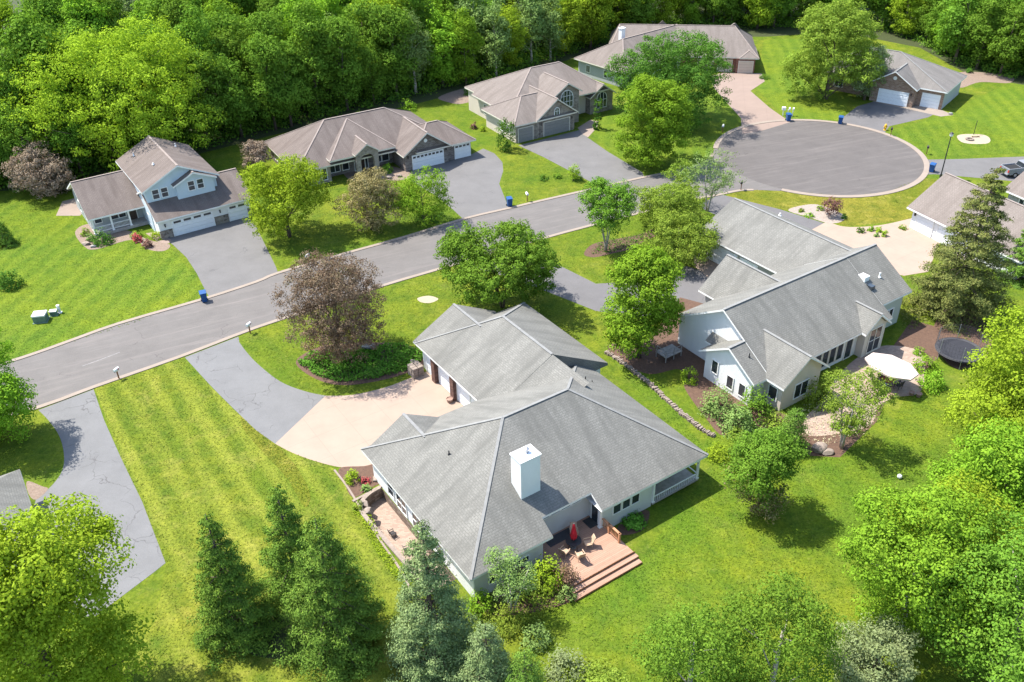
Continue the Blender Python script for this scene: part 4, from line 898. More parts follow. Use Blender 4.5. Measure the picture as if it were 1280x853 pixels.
for u_, w_ in ((-10.2, 1.4), (-8.6, .9), (-3.6, 1.0), (-2.4, 1.0)): e.win('-v', u_, 4.3, .6, w_, 1.7, 2 if w_ > 1.2 else 1)
e.door('-v', -6.2, 4.3, 1.1, 2.2); e.win('-v', -7.0, 4.3, .1, .4, 2.1); e.win('-v', -5.4, 4.3, .1, .4, 2.1)
for v_ in (5, 9, 13): e.win('-u', v_, -15.9, .7, 1.3, 1.3, 2)
e.finish()

# ---------- grey stone house with tall arched windows
e = House('brown-roofed stone house with tall arched windows and two grey garage doors', (5.76, 133.45), 31, 'arched_window_house', 'tan_shingle', 'cream_trim', 'ridge_taupe', 'cream_stone', ('cream_siding', 'grey_siding'))
e.hip(-3.75, 15.4, 3.7, 18.3, 3.8, (4.7, 11), (10.3, 11), 7.3)
e.hip(-5.65, 6, -.35, 9.6, 2.9, (-1.2, 4.65), (2.3, 4.65), 5.45)
e.gable('v', -1.7, 2.25, 6.2, -.5, 8, 2.92, 5.7); e.gable('v', 3.3, 5.9, 8.6, 1.9, 9, 5.2, 6.85); e.gable('v', 11.4, 14.1, 16.8, 3.6, 10, 2.9, 4.75)
e.plane([(-5.65, 7.4, 2.9), (-3.7, 7.4, 3.82), (-3.7, 15, 3.82), (-4.3, 15, 3.55), (-4.3, 7.6, 3.55)])
e.wall(-3.4, 14.8, 5.4, 17.7, 3.65, -1, 1); e.wall(-5.1, 3, .05, 9, 2.75, -.5, 1); e.gwall('v', -1.2, 2.25, 5.75, 0, 7, 0, 3.0, 5.4, 0); e.gwall('v', 3.6, 5.9, 8.3, 2.4, 9, 0, 5.15, 6.6, 0); e.gwall('v', 11.8, 14.1, 16.4, 4.1, 9, 0, 2.95, 4.5, 0); e.wall(-5.05, -1.0, -.02, 2, 2.7, 0, 0)
e.garage('-v', 0, 4.75, 0, 2.2, 'garage_grey', 0, 'cream_trim'); e.garage('-v', -4.7, -2.1, -.02, 2.2, 'garage_grey', 0, 'cream_trim')
e.win('-v', 2.4, 0, 3.0, .8, 1.2, 2, 2, arch=True); e.win('-v', 5.9, 2.4, 2.9, 2.3, 2.7, 4, 3, arch=True); e.win('-v', 14.1, 4.1, .8, 1.9, 2.6, 3, 2, arch=True)
e.door('-v', 9.8, 5.4, 1.1, 2.3); e.lamp('-v', -.6, 0); e.lamp('-v', 5.2, 0); e.win('-u', 12.0, -3.4, .9, .8, 1.5, 2, 3); e.win('-u', 4, -5.1, .9, .9, 1.2)
for u_ in (-.65, -1.45, 5.3): e.box('pillar', 'field_stone', (u_ - .18, -.1, 0), (u_ + .18, .06, 2.4))
e.finish()

# ---------- far house with red brick garages: two wings
e = House('long far house with red brick garages at the head of the tan driveway', (42.56, 163.5), -9, 'brick_house', 'tan_shingle', 'cream_trim', 'ridge_taupe', 'red_brick', ('sage_siding',))
e.hip(-24, 3.6, .2, 15.6, 2.8, (-22, 7.9), (-.6, 7.9), 6.5)
e.hip(.2, 3.7, -.1, 8, 2.78, (1.9, 1.6), (1.9, 6), 3.7, 'v')
e.wall(-23, 3.0, .75, 15, 2.65, 0, 0); e.wall(-.3, 3.05, .05, 3, 2.62, 0, 0)
e.garage('-v', .2, 2.7, .05, 2.15, 'garage_tan', 0, 'cream_trim'); e.garage('-v', -3.5, -1.0, .75, 2.15, 'garage_tan', 0, 'cream_trim'); e.garage('-v', -7.2, -4.4, .75, 2.15, 'garage_tan', 0, 'cream_trim')
e.rb.mesh([(-15, 8.4, 6.3), (-13, 8.4, 6.3), (-14, 8.2, 7.2), (-14, 12, 6.3)], [(0, 1, 2), (1, 3, 2), (3, 0, 2)]); e.rb.mesh([(-1.6, 8.2, 6.3), (.6, 8.2, 5.9), (-.5, 8.1, 6.95), (-.5, 12, 6.0)], [(0, 1, 2), (1, 3, 2), (3, 0, 2)])
e.finish()
lw = e.root
lz = R_(48); d_ = np.array([14.05, 166.37]) - np.array([42.56, 163.5]); c9, s9 = math.cos(R_(-9)), math.sin(R_(-9))
lx, ly = d_[0] * c9 + d_[1] * s9, -d_[0] * s9 + d_[1] * c9
e2 = House('x', (0, 0), 48, 'wing', 'tan_shingle', 'cream_trim', 'ridge_taupe', 'sage_siding'); wroot = e2.root
e2.hip(-1.6, 22, -12.6, .2, 2.9, (4.4, -6.2), (19, -6.2), 6.5)
e2.wall(-1.0, 20, -12, -.4, 2.75, -1.5, 0); e2.win('-u', -7.5, -1.0, .9, .7, 1.2); e2.win('-u', -3.0, -1.0, .9, .9, 1.2, 2)
o1 = e2.wb.build('wing_wall', e2.wm, None); o2 = e2.rb.build('wing_roof', e2.rm, None, fixn=False)
mb = MB(); mb.box((6.8, -3.6, 4.0), (7.7, -2.8, 7.3)); mb.box((6.7, -3.7, 7.3), (7.8, -2.7, 7.42)); o3 = mb.build('chimney', 'white_siding', None)
ks = [q for q in wroot.children] + [o1, o2, o3]
bpy.context.view_layer.update()
for q in ks:
    q.parent = lw; q.location = (lx, ly, 0); q.rotation_euler = (0, 0, lz)
bpy.data.objects.remove(wroot)

# ---------- brick house at the end of the court
e = House('tan brick house with two white garage doors beyond the cul-de-sac', (62.18, 145.99), -39, 'garage_front_house', 'tan_shingle', 'white_trim', 'ridge_grey', 'tan_brick', ('sage_siding',))
e.rm[0] = 'silver_shingle'
e.hip(-10, 10.3, 1.15, 12.0, 3.1, (-6, 6.9), (.2, 6.9), 6.7); e.gable('v', -1.9, 2.1, 6.05, -.55, 8, 3.1, 5.55)
e.wall(-9.5, 9.75, 1.7, 11.4, 2.95, 0, 0); e.gwall('v', -1.4, 2.1, 5.6, 0, 8, 0, 3.1, 5.25, 0); e.wall(9.0, 9.79, 1.9, 11.3, 2.9, 0, 1)
e.garage('-v', 0, 4.7, 0, 2.2, 'garage_white', 0); e.garage('-v', 6.5, 9.2, 1.7, 2.2, 'garage_white', 0); e.lamp('-v', 5.15, 0)
mb = MB(); mb.lathe([(.3, 0), (.3, .06)], (0, 0, 0), 12); o = mb.build('gable_vent', 'white_trim', e.root); o.location = (2.1, 0, 4.3); o.rotation_euler = (R_(90), 0, 0)
for u_ in (-4.0, -7.5): e.win('-v', u_, 1.7, .8, 1.4, 1.3, 2)
e.finish()

# ---------- pale house at the right edge
e = House('tan-roofed house cut by the right edge, behind the tall spruce', (50.58, 100.13), 25, 'pale_house', 'tan_shingle', 'white_trim', 'ridge_taupe', 'white_siding', ('grey_siding',))
e.gable('v', -1.85, 3.5, 8.9, -16, .25, 2.6, 6.0); e.gable('v', 12.6, 18, 23.4, -17, -1.6, 2.6, 6.0); e.gable('u', -16, -11.5, -7, 5, 19, 2.6, 5.4)
e.gwall('v', -1.3, 3.5, 8.35, -15.4, -.35, 0, 2.6, 5.7, 0); e.gwall('v', 13.1, 18, 22.8, -16, -2.2, 0, 2.6, 5.7, 1); e.wall(7, 15, -15.4, -7.6, 2.6, 0, 0)
e.garage('-u', -3.6, -1.2, -1.3, 2.1, 'garage_white', 0); e.garage('-u', -8.9, -4.4, -1.3, 2.1, 'garage_white', 0); e.lamp('-u', -.8, -1.3, 1.75); e.win('+v', 3.5, -.35, .9, 1.6, 1.3, 2)
e.win('-u', -4.5, 13.1, .9, 1.2, 1.2, 2); e.vent(5.0, -3.8, 5.2, .12, .4, 'white_plastic'); e.vent(16.2, -8, 5.0, .1, .4)
e.finish()

# ---------- corner of a house at the left edge
e = House('corner of a light grey roof at the left edge beside the cracked driveway', (float(G(0, 590, 3)[0]), float(G(0, 590, 3)[1])), 33.4, 'edge_house', wall='white_siding')
e.hip(-14, 1.35, -10, -.35, 2.85, (-9, -5.2), (-3.5, -5.2), 5.6, caps=False); e.wall(-13.5, .8, -9.5, -.9, 2.7); e.garage('+v', -6, -1.2, -.9, 2.2, 'garage_white', 0); e.win('+u', -4, .8, .9, 1.2, 1.2, 2)
e.finish()
# ------------------------------------------------------------------ yard trees
def tree(name, base, ty, wpx, mat, label, n=6500, L=.34, seed=1, shape='round', cbf=.22, cat='tree', wf=.55, H=None, R=None, **kw):
    h, r = measure(*base, ty, wpx, wf); H = H or h; R = R or r; n = int(n * 3.9); L = L * .66
    m = deciduous_meshes(name, H, R, cbf * H * (.85 if kw.get('stems', 1) > 2 or shape == 'loose' else .4), n, L, mat, seed, shape, **kw); return put_tree(name, m, at(*base), label, cat)
tree('maple_tree', (165, 208), 35, 218, 'leaf_lime', 'huge spreading light green tree behind the two-storey house', 15000, .52, 3, cbf=.16, clump=1.15, nl=14)
tree('maple_tree', (362, 296), 197, 102, 'leaf_lime', 'bright green tree shading the lawn between two driveways across the road', 8000, .36, 4, cbf=.14, clump=.62)
tree('crabapple_tree', (465, 287), 222, 74, 'leaf_tan', 'round tan and olive tree on the lawn before the stone ranch house', 5500, .3, 5, cbf=.08, clump=.5, stems=2, spread=.4)
tree('honeylocust_tree', (530, 278), 217, 70, 'leaf_bright', 'small airy green tree between the round tan tree and the stone ranch driveway', 3200, .3, 6, cbf=.25, clump=.5)
tree('crabapple_tree', (424, 448), 320, 130, 'leaf_purple', 'large purple-brown leaved tree beside the road with green growth at its base', 13000, .25, 7, cbf=.08, clump=.5, stems=2, spread=.6, mat2='leaf_copper', nl=12)
tree('maple_tree', (628, 384), 286, 138, 'leaf_green', 'dense round green tree with several stems beyond the nearest garage roof', 13000, .36, 8, cbf=.24, clump=.55, stems=4, spread=1.2, nl=13, fill=.15)
tree('serviceberry_tree', (757, 314), 233, 66, 'leaf_green', 'small open-crowned tree on bare spreading stems in a mulch bed by the road', 4200, .32, 9, cbf=.42, clump=.5, stems=4, spread=.7, bark='bark_pale')
tree('apple_tree', (836, 288), 232, 92, 'leaf_olive', 'low wide green tree behind the mulch bed near the road', 6500, .3, 10, cbf=.15, clump=.5)
tree('weeping_tree', (846, 328), 268, 86, 'leaf_olive', 'low drooping yellow-green tree beside the grey garage wall', 5500, .3, 11, 'wide', cbf=.1, clump=.5)
tree('maple_tree', (798, 446), 312, 104, 'leaf_bright', 'tall bright green tree between the two grey-roofed houses', 9500, .36, 12, 'tall', cbf=.14, clump=.6)
tree('linden_tree', (812, 206), 98, 92, 'leaf_bright', 'bright lime-green pear-shaped tree beside the tan driveway lawn', 12000, .40, 13, 'round', cbf=.05, clump=.75, nl=14)
tree('oak_tree', (838, 152), 48, 140, 'leaf_deep', 'big dark green spreading tree in front of the far brick house', 15000, .42, 14, cbf=.1, clump=.9, nl=14)
tree('maple_tree', (1032, 124), 3, 112, 'leaf_olive', 'tall pale green tree on the lawn at the head of the cul-de-sac', 14000, .42, 15, 'tall', cbf=.05, clump=.8, nl=15)
tree('pear_tree', (1080, 125), 52, 46, 'leaf_pale', 'smaller greyish blossoming tree in front of the tan brick house', 3200, .36, 16, cbf=.2, clump=.6)
tree('birch_tree', (884, 264), 190, 74, 'leaf_sage', 'thin sparse birch with white stems where the road meets the cul-de-sac', 1500, .26, 17, 'loose', cbf=.34, clump=.5, stems=3, spread=.9, bark='bark_pale', fill=.6)
tree('birch_tree', (846, 250), 198, 36, 'leaf_olive', 'little wispy birch beside the road just left of the white-stemmed birch', 700, .26, 18, 'loose', cbf=.3, clump=.45, stems=2, spread=.4, bark='bark_pale', fill=.6)
tree('dogwood_tree', (948, 640), 537, 84, 'leaf_green', 'rounded grey-green tree on the back lawn between the two houses', 8000, .26, 19, cbf=.06, clump=.5, stems=2, spread=.5, mat2='leaf_tan', split=.3)
tree('serviceberry_tree', (1052, 560), 455, 88, 'leaf_olive', 'thin airy tree with pale stems beside the curved brick patio', 2600, .24, 20, 'loose', cbf=.3, clump=.5, stems=3, spread=.9, bark='bark_pale', fill=.6)
tree('ash_tree', (1258, 585), 395, 190, 'leaf_lime', 'brilliant yellow-green tree at the right edge beside the trampoline', 15000, .34, 21, cbf=.1, clump=.75, nl=14, H=14.5, R=6.6)
tree('ash_tree', (1225, 700), 560, 150, 'leaf_bright', 'bright green tree at the right edge below the yellow-green one', 12000, .32, 22, cbf=.1, clump=.7, H=11.5, R=5.0)
tree('poplar_tree', (1122, 792), 600, 150, 'leaf_bright', 'leafy bright green tree at lower right overhanging the back lawn', 12000, .3, 23, cbf=.12, clump=.7, H=12.5, R=5.0, bark='bark_pale')
tree('poplar_tree', (1235, 870), 660, 190, 'leaf_green', 'mid green tree filling the bottom right corner with pale trunks showing', 13000, .3, 24, cbf=.25, clump=.7, H=14, R=5.6, bark='bark_pale')
tree('willow_tree', (1082, 868), 770, 110, 'leaf_pale', 'pale silvery tree at the bottom edge of the lower right corner', 7000, .24, 25, cbf=.1, clump=.6, H=5.6, R=3.1)
tree('aspen_tree', (855, 905), 752, 110, 'leaf_green', 'slender open aspen at the bottom edge, left one of a pair on the back lawn', 4200, .26, 26, 'tall', cbf=.15, clump=.5, H=10.8, R=3.5, bark='bark_pale', fill=.35, limb=.6)
tree('aspen_tree', (955, 900), 722, 120, 'leaf_green', 'slender open aspen at the bottom edge, right one of a pair on the back lawn', 5400, .26, 27, 'tall', cbf=.15, clump=.5, H=12, R=4.0, bark='bark_pale', fill=.35, limb=.6)
tree('maple_tree', (95, 905), 620, 250, 'leaf_lime', 'huge yellow-green tree filling the bottom left corner', 22000, .33, 28, cbf=.1, clump=.62, nl=15, H=17, R=6.5)
tree('maple_tree', (-4, 552), 415, 118, 'leaf_bright', 'dark green pointed tree at the left edge shading the cracked driveway', 9000, .34, 29, 'round', cbf=.08, clump=.6, H=11.5, R=5.0)
tree('willow_tree', (640, 768), 690, 66, 'leaf_sage', 'scraggly thin pale shrub-like tree beside the wooden deck', 1300, .2, 30, 'loose', cbf=.3, clump=.45, stems=3, spread=.9, bark='bark_pale', fill=.6)
tree('plum_tree', (57, 243), 186, 76, 'leaf_pinkish', 'pinkish brown leaved tree at the edge of the woods left of the two-storey house', 5500, .34, 31, cbf=.12, clump=.6, stems=2, spread=.4)
tree('plum_tree', (322, 212), 180, 34, 'leaf_pinkish', 'small pinkish brown tree half hidden behind the two-storey house', 1800, .32, 32, cbf=.1, clump=.5)
tree('sapling', (717, 226), 204, 15, 'leaf_lime', 'tiny sapling in the lawn bed near the mailboxes', 260, .22, 33, cbf=.3, clump=.3)
tree('shrub_tree', (1268, 660), 585, 60, 'leaf_sage', 'brownish green bushy tree at the right edge below the bright trees', 3500, .26, 34, cbf=.08, clump=.5, H=5, R=2.4)
tree('poplar_tree', (1165, 745), 600, 150, 'leaf_lime', 'yellow-green tree between the right-edge trees and the lower right poplar', 12000, .3, 35, cbf=.12, clump=.7, H=10.5, R=4.6)
tree('dogwood_tree', (770, 935), 800, 90, 'leaf_olive', 'low olive tree at the bottom edge left of the pair of aspens', 5000, .24, 37, cbf=.1, clump=.55, H=6.5, R=2.6)
def spruce(name, base, top, wpx, mat, label, n=9000, L=.42, seed=1, H=None, R=None, **kw):
    h, r = measure(*base, top, wpx, .25, 1.18); kw.setdefault('power', (.78, .86, .7, .9, .8)[seed % 5]); kw.setdefault('droop', (.2, .3, .16, .26)[seed % 4]); m = conifer_meshes(name, H or h, R or r, int(n * 3.6), L * .55, mat, seed, **kw); return put_tree(name, m, at(*base), label, 'tree')
spruce('spruce_tree', (1193, 392), 205, 118, 'needle_olive', 'tall olive spruce rising in front of the pale house at the right', 19000, .42, 41, tuft=.6, power=.7, rag=.35)
spruce('spruce_tree', (1275, 350), 265, 50, 'needle_green', 'partly seen spruce at the right edge behind the tall olive spruce', 5000, .4, 42)
spruce('spruce_tree', (299, 790), 640, 98, 'needle_dark', 'dark spruce at the left of the group of spruces on the front lawn', 11000, .34, 43, tuft=.3)
spruce('spruce_tree', (374, 742), 607, 80, 'needle_dark', 'dark narrow spruce standing behind the others in the group', 9000, .32, 44, tuft=.3)
spruce('spruce_tree', (424, 803), 646, 128, 'needle_green', 'broad deep green spruce with light tips in the middle of the group', 15000, .34, 45, tuft=.3)
spruce('spruce_tree', (545, 830), 650, 112, 'needle_blue', 'blue-green spruce covering the corner of the nearest house', 14000, .32, 46, tuft=.4)
spruce('spruce_tree', (612, 880), 778, 84, 'needle_blue', 'smaller blue-green spruce at the bottom edge beside the taller blue one', 8000, .28, 47, tuft=.4)
spruce('fir_tree', (657, 900), 812, 60, 'needle_green', 'small bright green fir at the bottom edge', 5000, .26, 48, tuft=.5, power=.6)
spruce('fir_tree', (9, 306), 278, 24, 'needle_dark', 'small dark cone-shaped fir at the left edge of the green lawn', 2200, .3, 49)
spruce('juniper_tree', (988, 560), 510, 34, 'needle_green', 'small upright evergreen in the mulch bed beside the thin patio tree', 2500, .26, 50, power=.5)
# shrubs: (foot x, y, width px, height m, material, name, label, shape, leaf)
SH = [
 (633, 191, 25, 4.6, 'leaf_deep', 'arborvitae', 'columnar dark green arborvitae by the corner of the grey garage', 'column', .26, 1500),
 (747, 163, 12, 4.8, 'leaf_deep', 'arborvitae', 'narrow dark evergreen before the arched windows', 'column', .26, 800),
 (686, 745, 50, 3.2, 'leaf_lime', 'shrub', 'bright lime round bush beside the deck', 'dome', .18, 1500),
 (708, 741, 34, 2.4, 'leaf_copper', 'shrub', 'brownish green bush tucked against the side of the deck', 'dome', .16, 900),
 (646, 742, 44, 2.2, 'leaf_plum', 'shrub', 'dark brownish purple bush against the back wall of the nearest house', 'dome', .18, 1000),
 (668, 760, 50, 1.5, 'leaf_olive', 'shrub', 'low olive bush in the bed left of the deck', 'dome', .17, 800),
 (709, 755, 26, 1.4, 'leaf_sage', 'shrub', 'small blue-green bush at the corner of the deck steps', 'dome', .16, 500),
 (708, 868, 66, 2.6, 'leaf_pale', 'shrub', 'pale silvery green bush at the bottom edge', 'dome', .18, 1800),
 (635, 800, 60, 1.6, 'leaf_olive', 'shrub', 'loose olive undergrowth bush behind the bottom edge firs', 'dome', .17, 900),
 (745, 880, 70, 2.2, 'leaf_olive', 'shrub', 'broad olive bush at the bottom edge right of the pale silvery bush', 'dome', .17, 1300),
 (672, 815, 44, 1.8, 'leaf_sage', 'shrub', 'grey-green bush on the lawn edge above the bottom firs', 'dome', .17, 900),
 (600, 775, 40, 2.0, 'leaf_bright', 'shrub', 'green bush at the back corner of the nearest house beside the blue spruce', 'dome', .17, 900),
 (793, 662, 36, .9, 'ground_leaf', 'hosta_clump', 'low green hosta clump beside the deck railing', 'dome', .22, 700),
 (900, 525, 50, 3.0, 'leaf_sage', 'shrub', 'greyish pink-green bush by the white gable wall', 'dome', .2, 1500),
 (925, 545, 40, 2.6, 'leaf_sage', 'shrub', 'grey-green bush between the white gable and the round green bush', 'dome', .2, 1200),
 (948, 532, 50, 3.6, 'leaf_green', 'shrub', 'round mid green bush under the corner of the second house', 'dome', .2, 1700),
 (862, 482, 24, 1.9, 'leaf_lime', 'shrub', 'small lime green bush at the foot of the white gable wall', 'dome', .17, 600),
 (975, 545, 44, 1.9, 'leaf_olive', 'shrub', 'dark flowering bush in the bed below the second house', 'dome', .18, 900),
 (1028, 515, 46, 3.2, 'leaf_olive', 'shrub', 'tall yellow-olive bush against the second house window wall', 'dome', .2, 1300),
 (1062, 545, 40, 1.2, 'leaf_bright', 'shrub', 'low yellow-green bush on the patio bed', 'dome', .17, 700),
 (1162, 470, 36, 1.9, 'leaf_bright', 'shrub', 'yellow-green bush beside the trampoline', 'dome', .2, 900),
 (1168, 492, 36, 2.2, 'leaf_bright', 'shrub', 'round yellow-green bush at the edge of the brick patio', 'dome', .2, 1000),
 (902, 580, 40, 1.3, 'leaf_lime', 'shrub', 'yellowish bush at the end of the stone border', 'dome', .18, 700),
 (922, 552, 30, 1.0, 'leaf_olive', 'shrub', 'low olive bush above the yellowish bush', 'dome', .17, 500),
 (1041, 274, 27, 2.6, 'leaf_plum', 'shrub', 'round reddish brown bush in the pale gravel bed by the cul-de-sac', 'ball', .22, 1100),
 (126, 308, 28, 2.0, 'leaf_deep', 'shrub', 'round dark green bush in front of the white porch', 'dome', .22, 900),
 (105, 296, 14, 1.1, 'leaf_olive', 'shrub', 'small olive bush at the porch corner', 'dome', .2, 350),
 (112, 303, 14, 1.0, 'leaf_sage', 'shrub', 'small grey bush at the porch corner', 'dome', .2, 350),
 (170, 299, 16, 1.2, 'leaf_olive', 'shrub', 'small olive bush by the porch steps', 'dome', .2, 400),
 (171, 304, 13, 1.3, 'leaf_red', 'shrub', 'bright red flowering bush in the two-storey house bed', 'dome', .2, 450),
 (183, 311, 15, 1.2, 'leaf_plum', 'shrub', 'dark red bush next to the bright red one', 'dome', .2, 450),
 (194, 301, 18, 1.1, 'leaf_lime', 'shrub', 'yellow-green bush beside the garage stone base', 'dome', .2, 400),
 (8, 364, 34, 2.6, 'leaf_deep', 'shrub', 'dark round bush cut by the left edge', 'dome', .24, 1100),
 (484, 218, 16, 1.5, 'leaf_bright', 'shrub', 'bright green bush near the arched entry', 'dome', .22, 450),
 (502, 260, 20, 1.6, 'leaf_green', 'shrub', 'low green bush under the airy green tree', 'dome', .2, 450),
 (535, 280, 50, .8, 'leaf_deep', 'shrub', 'spreading dark green juniper on the lawn corner by the road', 'dome', .2, 900),
 (592, 162, 10, 1.3, 'leaf_plum', 'shrub', 'dark bush at the left wall of the arched-window house', 'dome', .22, 300),
 (604, 165, 10, .9, 'leaf_lime', 'shrub', 'low yellow-green bush at the left wall of the arched-window house', 'dome', .2, 250),
 (680, 227, 14, .7, 'leaf_deep', 'shrub', 'dark low bush, leftmost on the lawn near the mailboxes', 'dome', .2, 300),
 (697, 224, 14, .7, 'leaf_green', 'shrub', 'green low bush next to the dark one on the lawn', 'dome', .2, 300),
 (723, 226, 15, .6, 'leaf_deep', 'shrub', 'flat dark bush beside the tiny sapling', 'dome', .2, 300),
 (748, 232, 13, 1.2, 'leaf_deep', 'shrub', 'small dark bush at the kerb beside the wide grey driveway', 'dome', .2, 350),
 (1077, 292, 11, .7, 'leaf_deep', 'shrub', 'small dark ball bush, leftmost on the cream driveway island', 'dome', .18, 250),
 (1089, 290, 10, .7, 'leaf_bright', 'shrub', 'small green ball bush, second on the cream driveway island', 'dome', .18, 250),
 (1099, 291, 10, .7, 'leaf_lime', 'shrub', 'small yellow-green ball bush, third on the cream driveway island', 'dome', .18, 250),
 (1107, 297, 9, .9, 'leaf_lime', 'shrub', 'lime ball bush at the right end of the cream driveway island', 'dome', .18, 250),
 (1097, 297, 8, .5, 'leaf_sage', 'shrub', 'grey-green bush at the front of the cream driveway island', 'dome', .18, 200),
 (1130, 288, 11, .6, 'leaf_olive', 'shrub', 'small olive bush by the pale house corner', 'dome', .18, 250),
 (1002, 266, 9, .5, 'leaf_olive', 'shrub', 'small olive cushion in the pale gravel bed', 'dome', .18, 200),
 (1012, 273, 14, .5, 'leaf_bright', 'shrub', 'low bright cushion at the front of the pale gravel bed', 'dome', .18, 250),
 (1026, 264, 12, .6, 'leaf_olive', 'shrub', 'olive cushion next to the reddish bush', 'dome', .18, 250),
 (1055, 274, 7, .8, 'leaf_deep', 'shrub', 'tiny dark bush right of the reddish bush', 'dome', .18, 200),
 (440, 606, 22, 1.3, 'leaf_lime', 'shrub', 'yellow-green bush in the small mulch bed by the cream driveway', 'dome', .16, 600),
 (457, 606, 12, .7, 'leaf_red', 'shrub', 'little pink flowering plant in the small mulch bed', 'dome', .14, 250),
 (458, 616, 14, .7, 'leaf_sage', 'shrub', 'little blue-green plant in the small mulch bed', 'dome', .14, 300),
 (448, 640, 16, .8, 'leaf_olive', 'shrub', 'olive plant outside the curved retaining wall', 'dome', .15, 300),
 (842, 384, 14, 1.2, 'leaf_olive', 'shrub', 'small olive bush beside the dark driveway of the second house', 'dome', .2, 350),
 (1150, 445, 16, .8, 'leaf_bright', 'shrub', 'low bright plant in the bed behind the parasol', 'dome', .17, 300),
 (957, 100, 16, .9, 'leaf_deep', 'shrub', 'low green bush beside the red brick garage driveway', 'dome', .22, 350),
 (1213, 92, 10, 1.2, 'leaf_deep', 'shrub', 'dark bush at the edge of the woods behind the tan brick house', 'dome', .24, 300),
 (448, 150, 16, 1.6, 'leaf_lime', 'shrub', 'pale yellow-green bush behind the stone ranch roof', 'dome', .24, 400),
 (510, 140, 24, 2.0, 'leaf_bright', 'shrub', 'leafy bright bush behind the stone ranch house on its back lawn', 'dome', .26, 600),
 (586, 120, 16, 1.3, 'leaf_deep', 'shrub', 'dark bush beside the gravel patch behind the houses', 'dome', .24, 350)]
for i, (x, y, wp, h, mt, nm, lb, shp, L, n) in enumerate(SH):
    b = G(x, y); s_ = PX(b)[2]; w_ = wp / s_; loc = b + np.array([0, w_ * .35, 0]); loc[2] = 0.0
    shrub_obj(nm, tuple(map(float, loc)), w_, h, mt, lb, n, L, 100 + i, 'shrub', None, shp)
def cover(name, pts, n, L, mat, seed, hgt=.45, zmin=.02):
    """ground cover scattered in a bed"""
    rng = np.random.default_rng(seed); w_ = np.array([G(*q)[:2] for q in pts]); lo, hi = w_.min(0), w_.max(0); out = []
    while len(out) < n:
        p = rng.uniform(lo, hi, (n, 2)); ins = np.zeros(len(p), bool); j = len(w_) - 1
        for i in range(len(w_)):
            c = ((w_[i, 1] > p[:, 1]) != (w_[j, 1] > p[:, 1])) & (p[:, 0] < (w_[j, 0] - w_[i, 0]) * (p[:, 1] - w_[i, 1]) / (w_[j, 1] - w_[i, 1] + 1e-9) + w_[i, 0]); ins ^= c; j = i
        out += list(p[ins])
    P = np.array(out[:n]); k = np.sin(P[:, 0] * 1.9 + 1.3 * np.sin(P[:, 1] * 1.3)) * np.cos(P[:, 1] * 1.7 + P[:, 0] * .6)
    z = zmin + hgt * rng.random(n) * np.clip(.5 + .6 * k, .08, 1.2)
    me = quads(name, np.c_[P, z], rng.normal(size=(n, 3)) * .6 + np.array([0, 0, 1]), L * rng.uniform(.6, 1.3, n), mat, rng, .6)
    o = bpy.data.objects.new(name, me); COL.objects.link(o); return tag(o, kind='stuff')
cover('ground_cover', [(372, 455), (388, 442), (430, 440), (500, 428), (533, 445), (516, 462), (470, 474), (425, 478), (395, 470)], 7000, .26, 'ground_leaf', 61, .7)
cover('ground_cover', [(738, 318), (752, 300), (800, 294), (826, 286), (826, 292), (790, 309), (762, 317)], 900, .2, 'leaf_deep', 62, .5)
cover('ground_cover', [(880, 500), (935, 520), (1005, 555), (1000, 570), (960, 560), (905, 548)], 1500, .2, 'leaf_sage', 63, .6)
cover('ground_cover', [(440, 640), (452, 650), (470, 690), (495, 725), (505, 720), (480, 680), (462, 640)], 900, .16, 'leaf_lime', 64, .35)
cover('flowers', [(985, 540), (1010, 500), (1080, 480), (1095, 510), (1080, 545), (1020, 560)], 1400, .13, 'blossom_pale', 65, .7)
cover('ground_cover', [(590, 745), (640, 720), (700, 735), (712, 750), (660, 790), (600, 800)], 1800, .18, 'leaf_olive', 66, .6)
def inside(P, w_):
    ins = np.zeros(len(P), bool); j = len(w_) - 1
    for i in range(len(w_)):
        c = ((w_[i, 1] > P[:, 1]) != (w_[j, 1] > P[:, 1])) & (P[:, 0] < (w_[j, 0] - w_[i, 0]) * (P[:, 1] - w_[i, 1]) / (w_[j, 1] - w_[i, 1] + 1e-9) + w_[i, 0]); ins ^= c; j = i
    return ins
rg = np.random.default_rng(9); block = [q[2] for q in SHEETS if q[0] not in ('lawn', 'forest_floor')] + [np.array(pit)[:, :2]]
for nm, mt, w_, z in list(SHEETS):
    if nm != 'lawn' or w_[:, 1].min() > 128: continue
    lo, hi = np.maximum(w_.min(0), [-75, 30]), np.minimum(w_.max(0), [75, 135]); ar = np.prod(hi - lo); dens = 34 if hi[1] < 85 else 20
    P = rg.uniform(lo, hi, (int(ar * dens), 2)); P = P[inside(P, w_)]
    for b in block:
        if len(P) and b[:, 1].min() < hi[1] and b[:, 1].max() > lo[1]: P = P[~inside(P, b)]
    if len(P) < 50: continue
    n = len(P); h = rg.uniform(.03, .09, n); me = quads('grass', np.c_[P, z + h * .5], rg.normal(size=(n, 3)) * np.array([.36, .36, .2]) + np.array([0, 0, 1.0]), rg.uniform(.07, .19, n), mt, rg, .45)
    o = bpy.data.objects.new('grass', me); COL.objects.link(o); tag(o, kind='stuff')
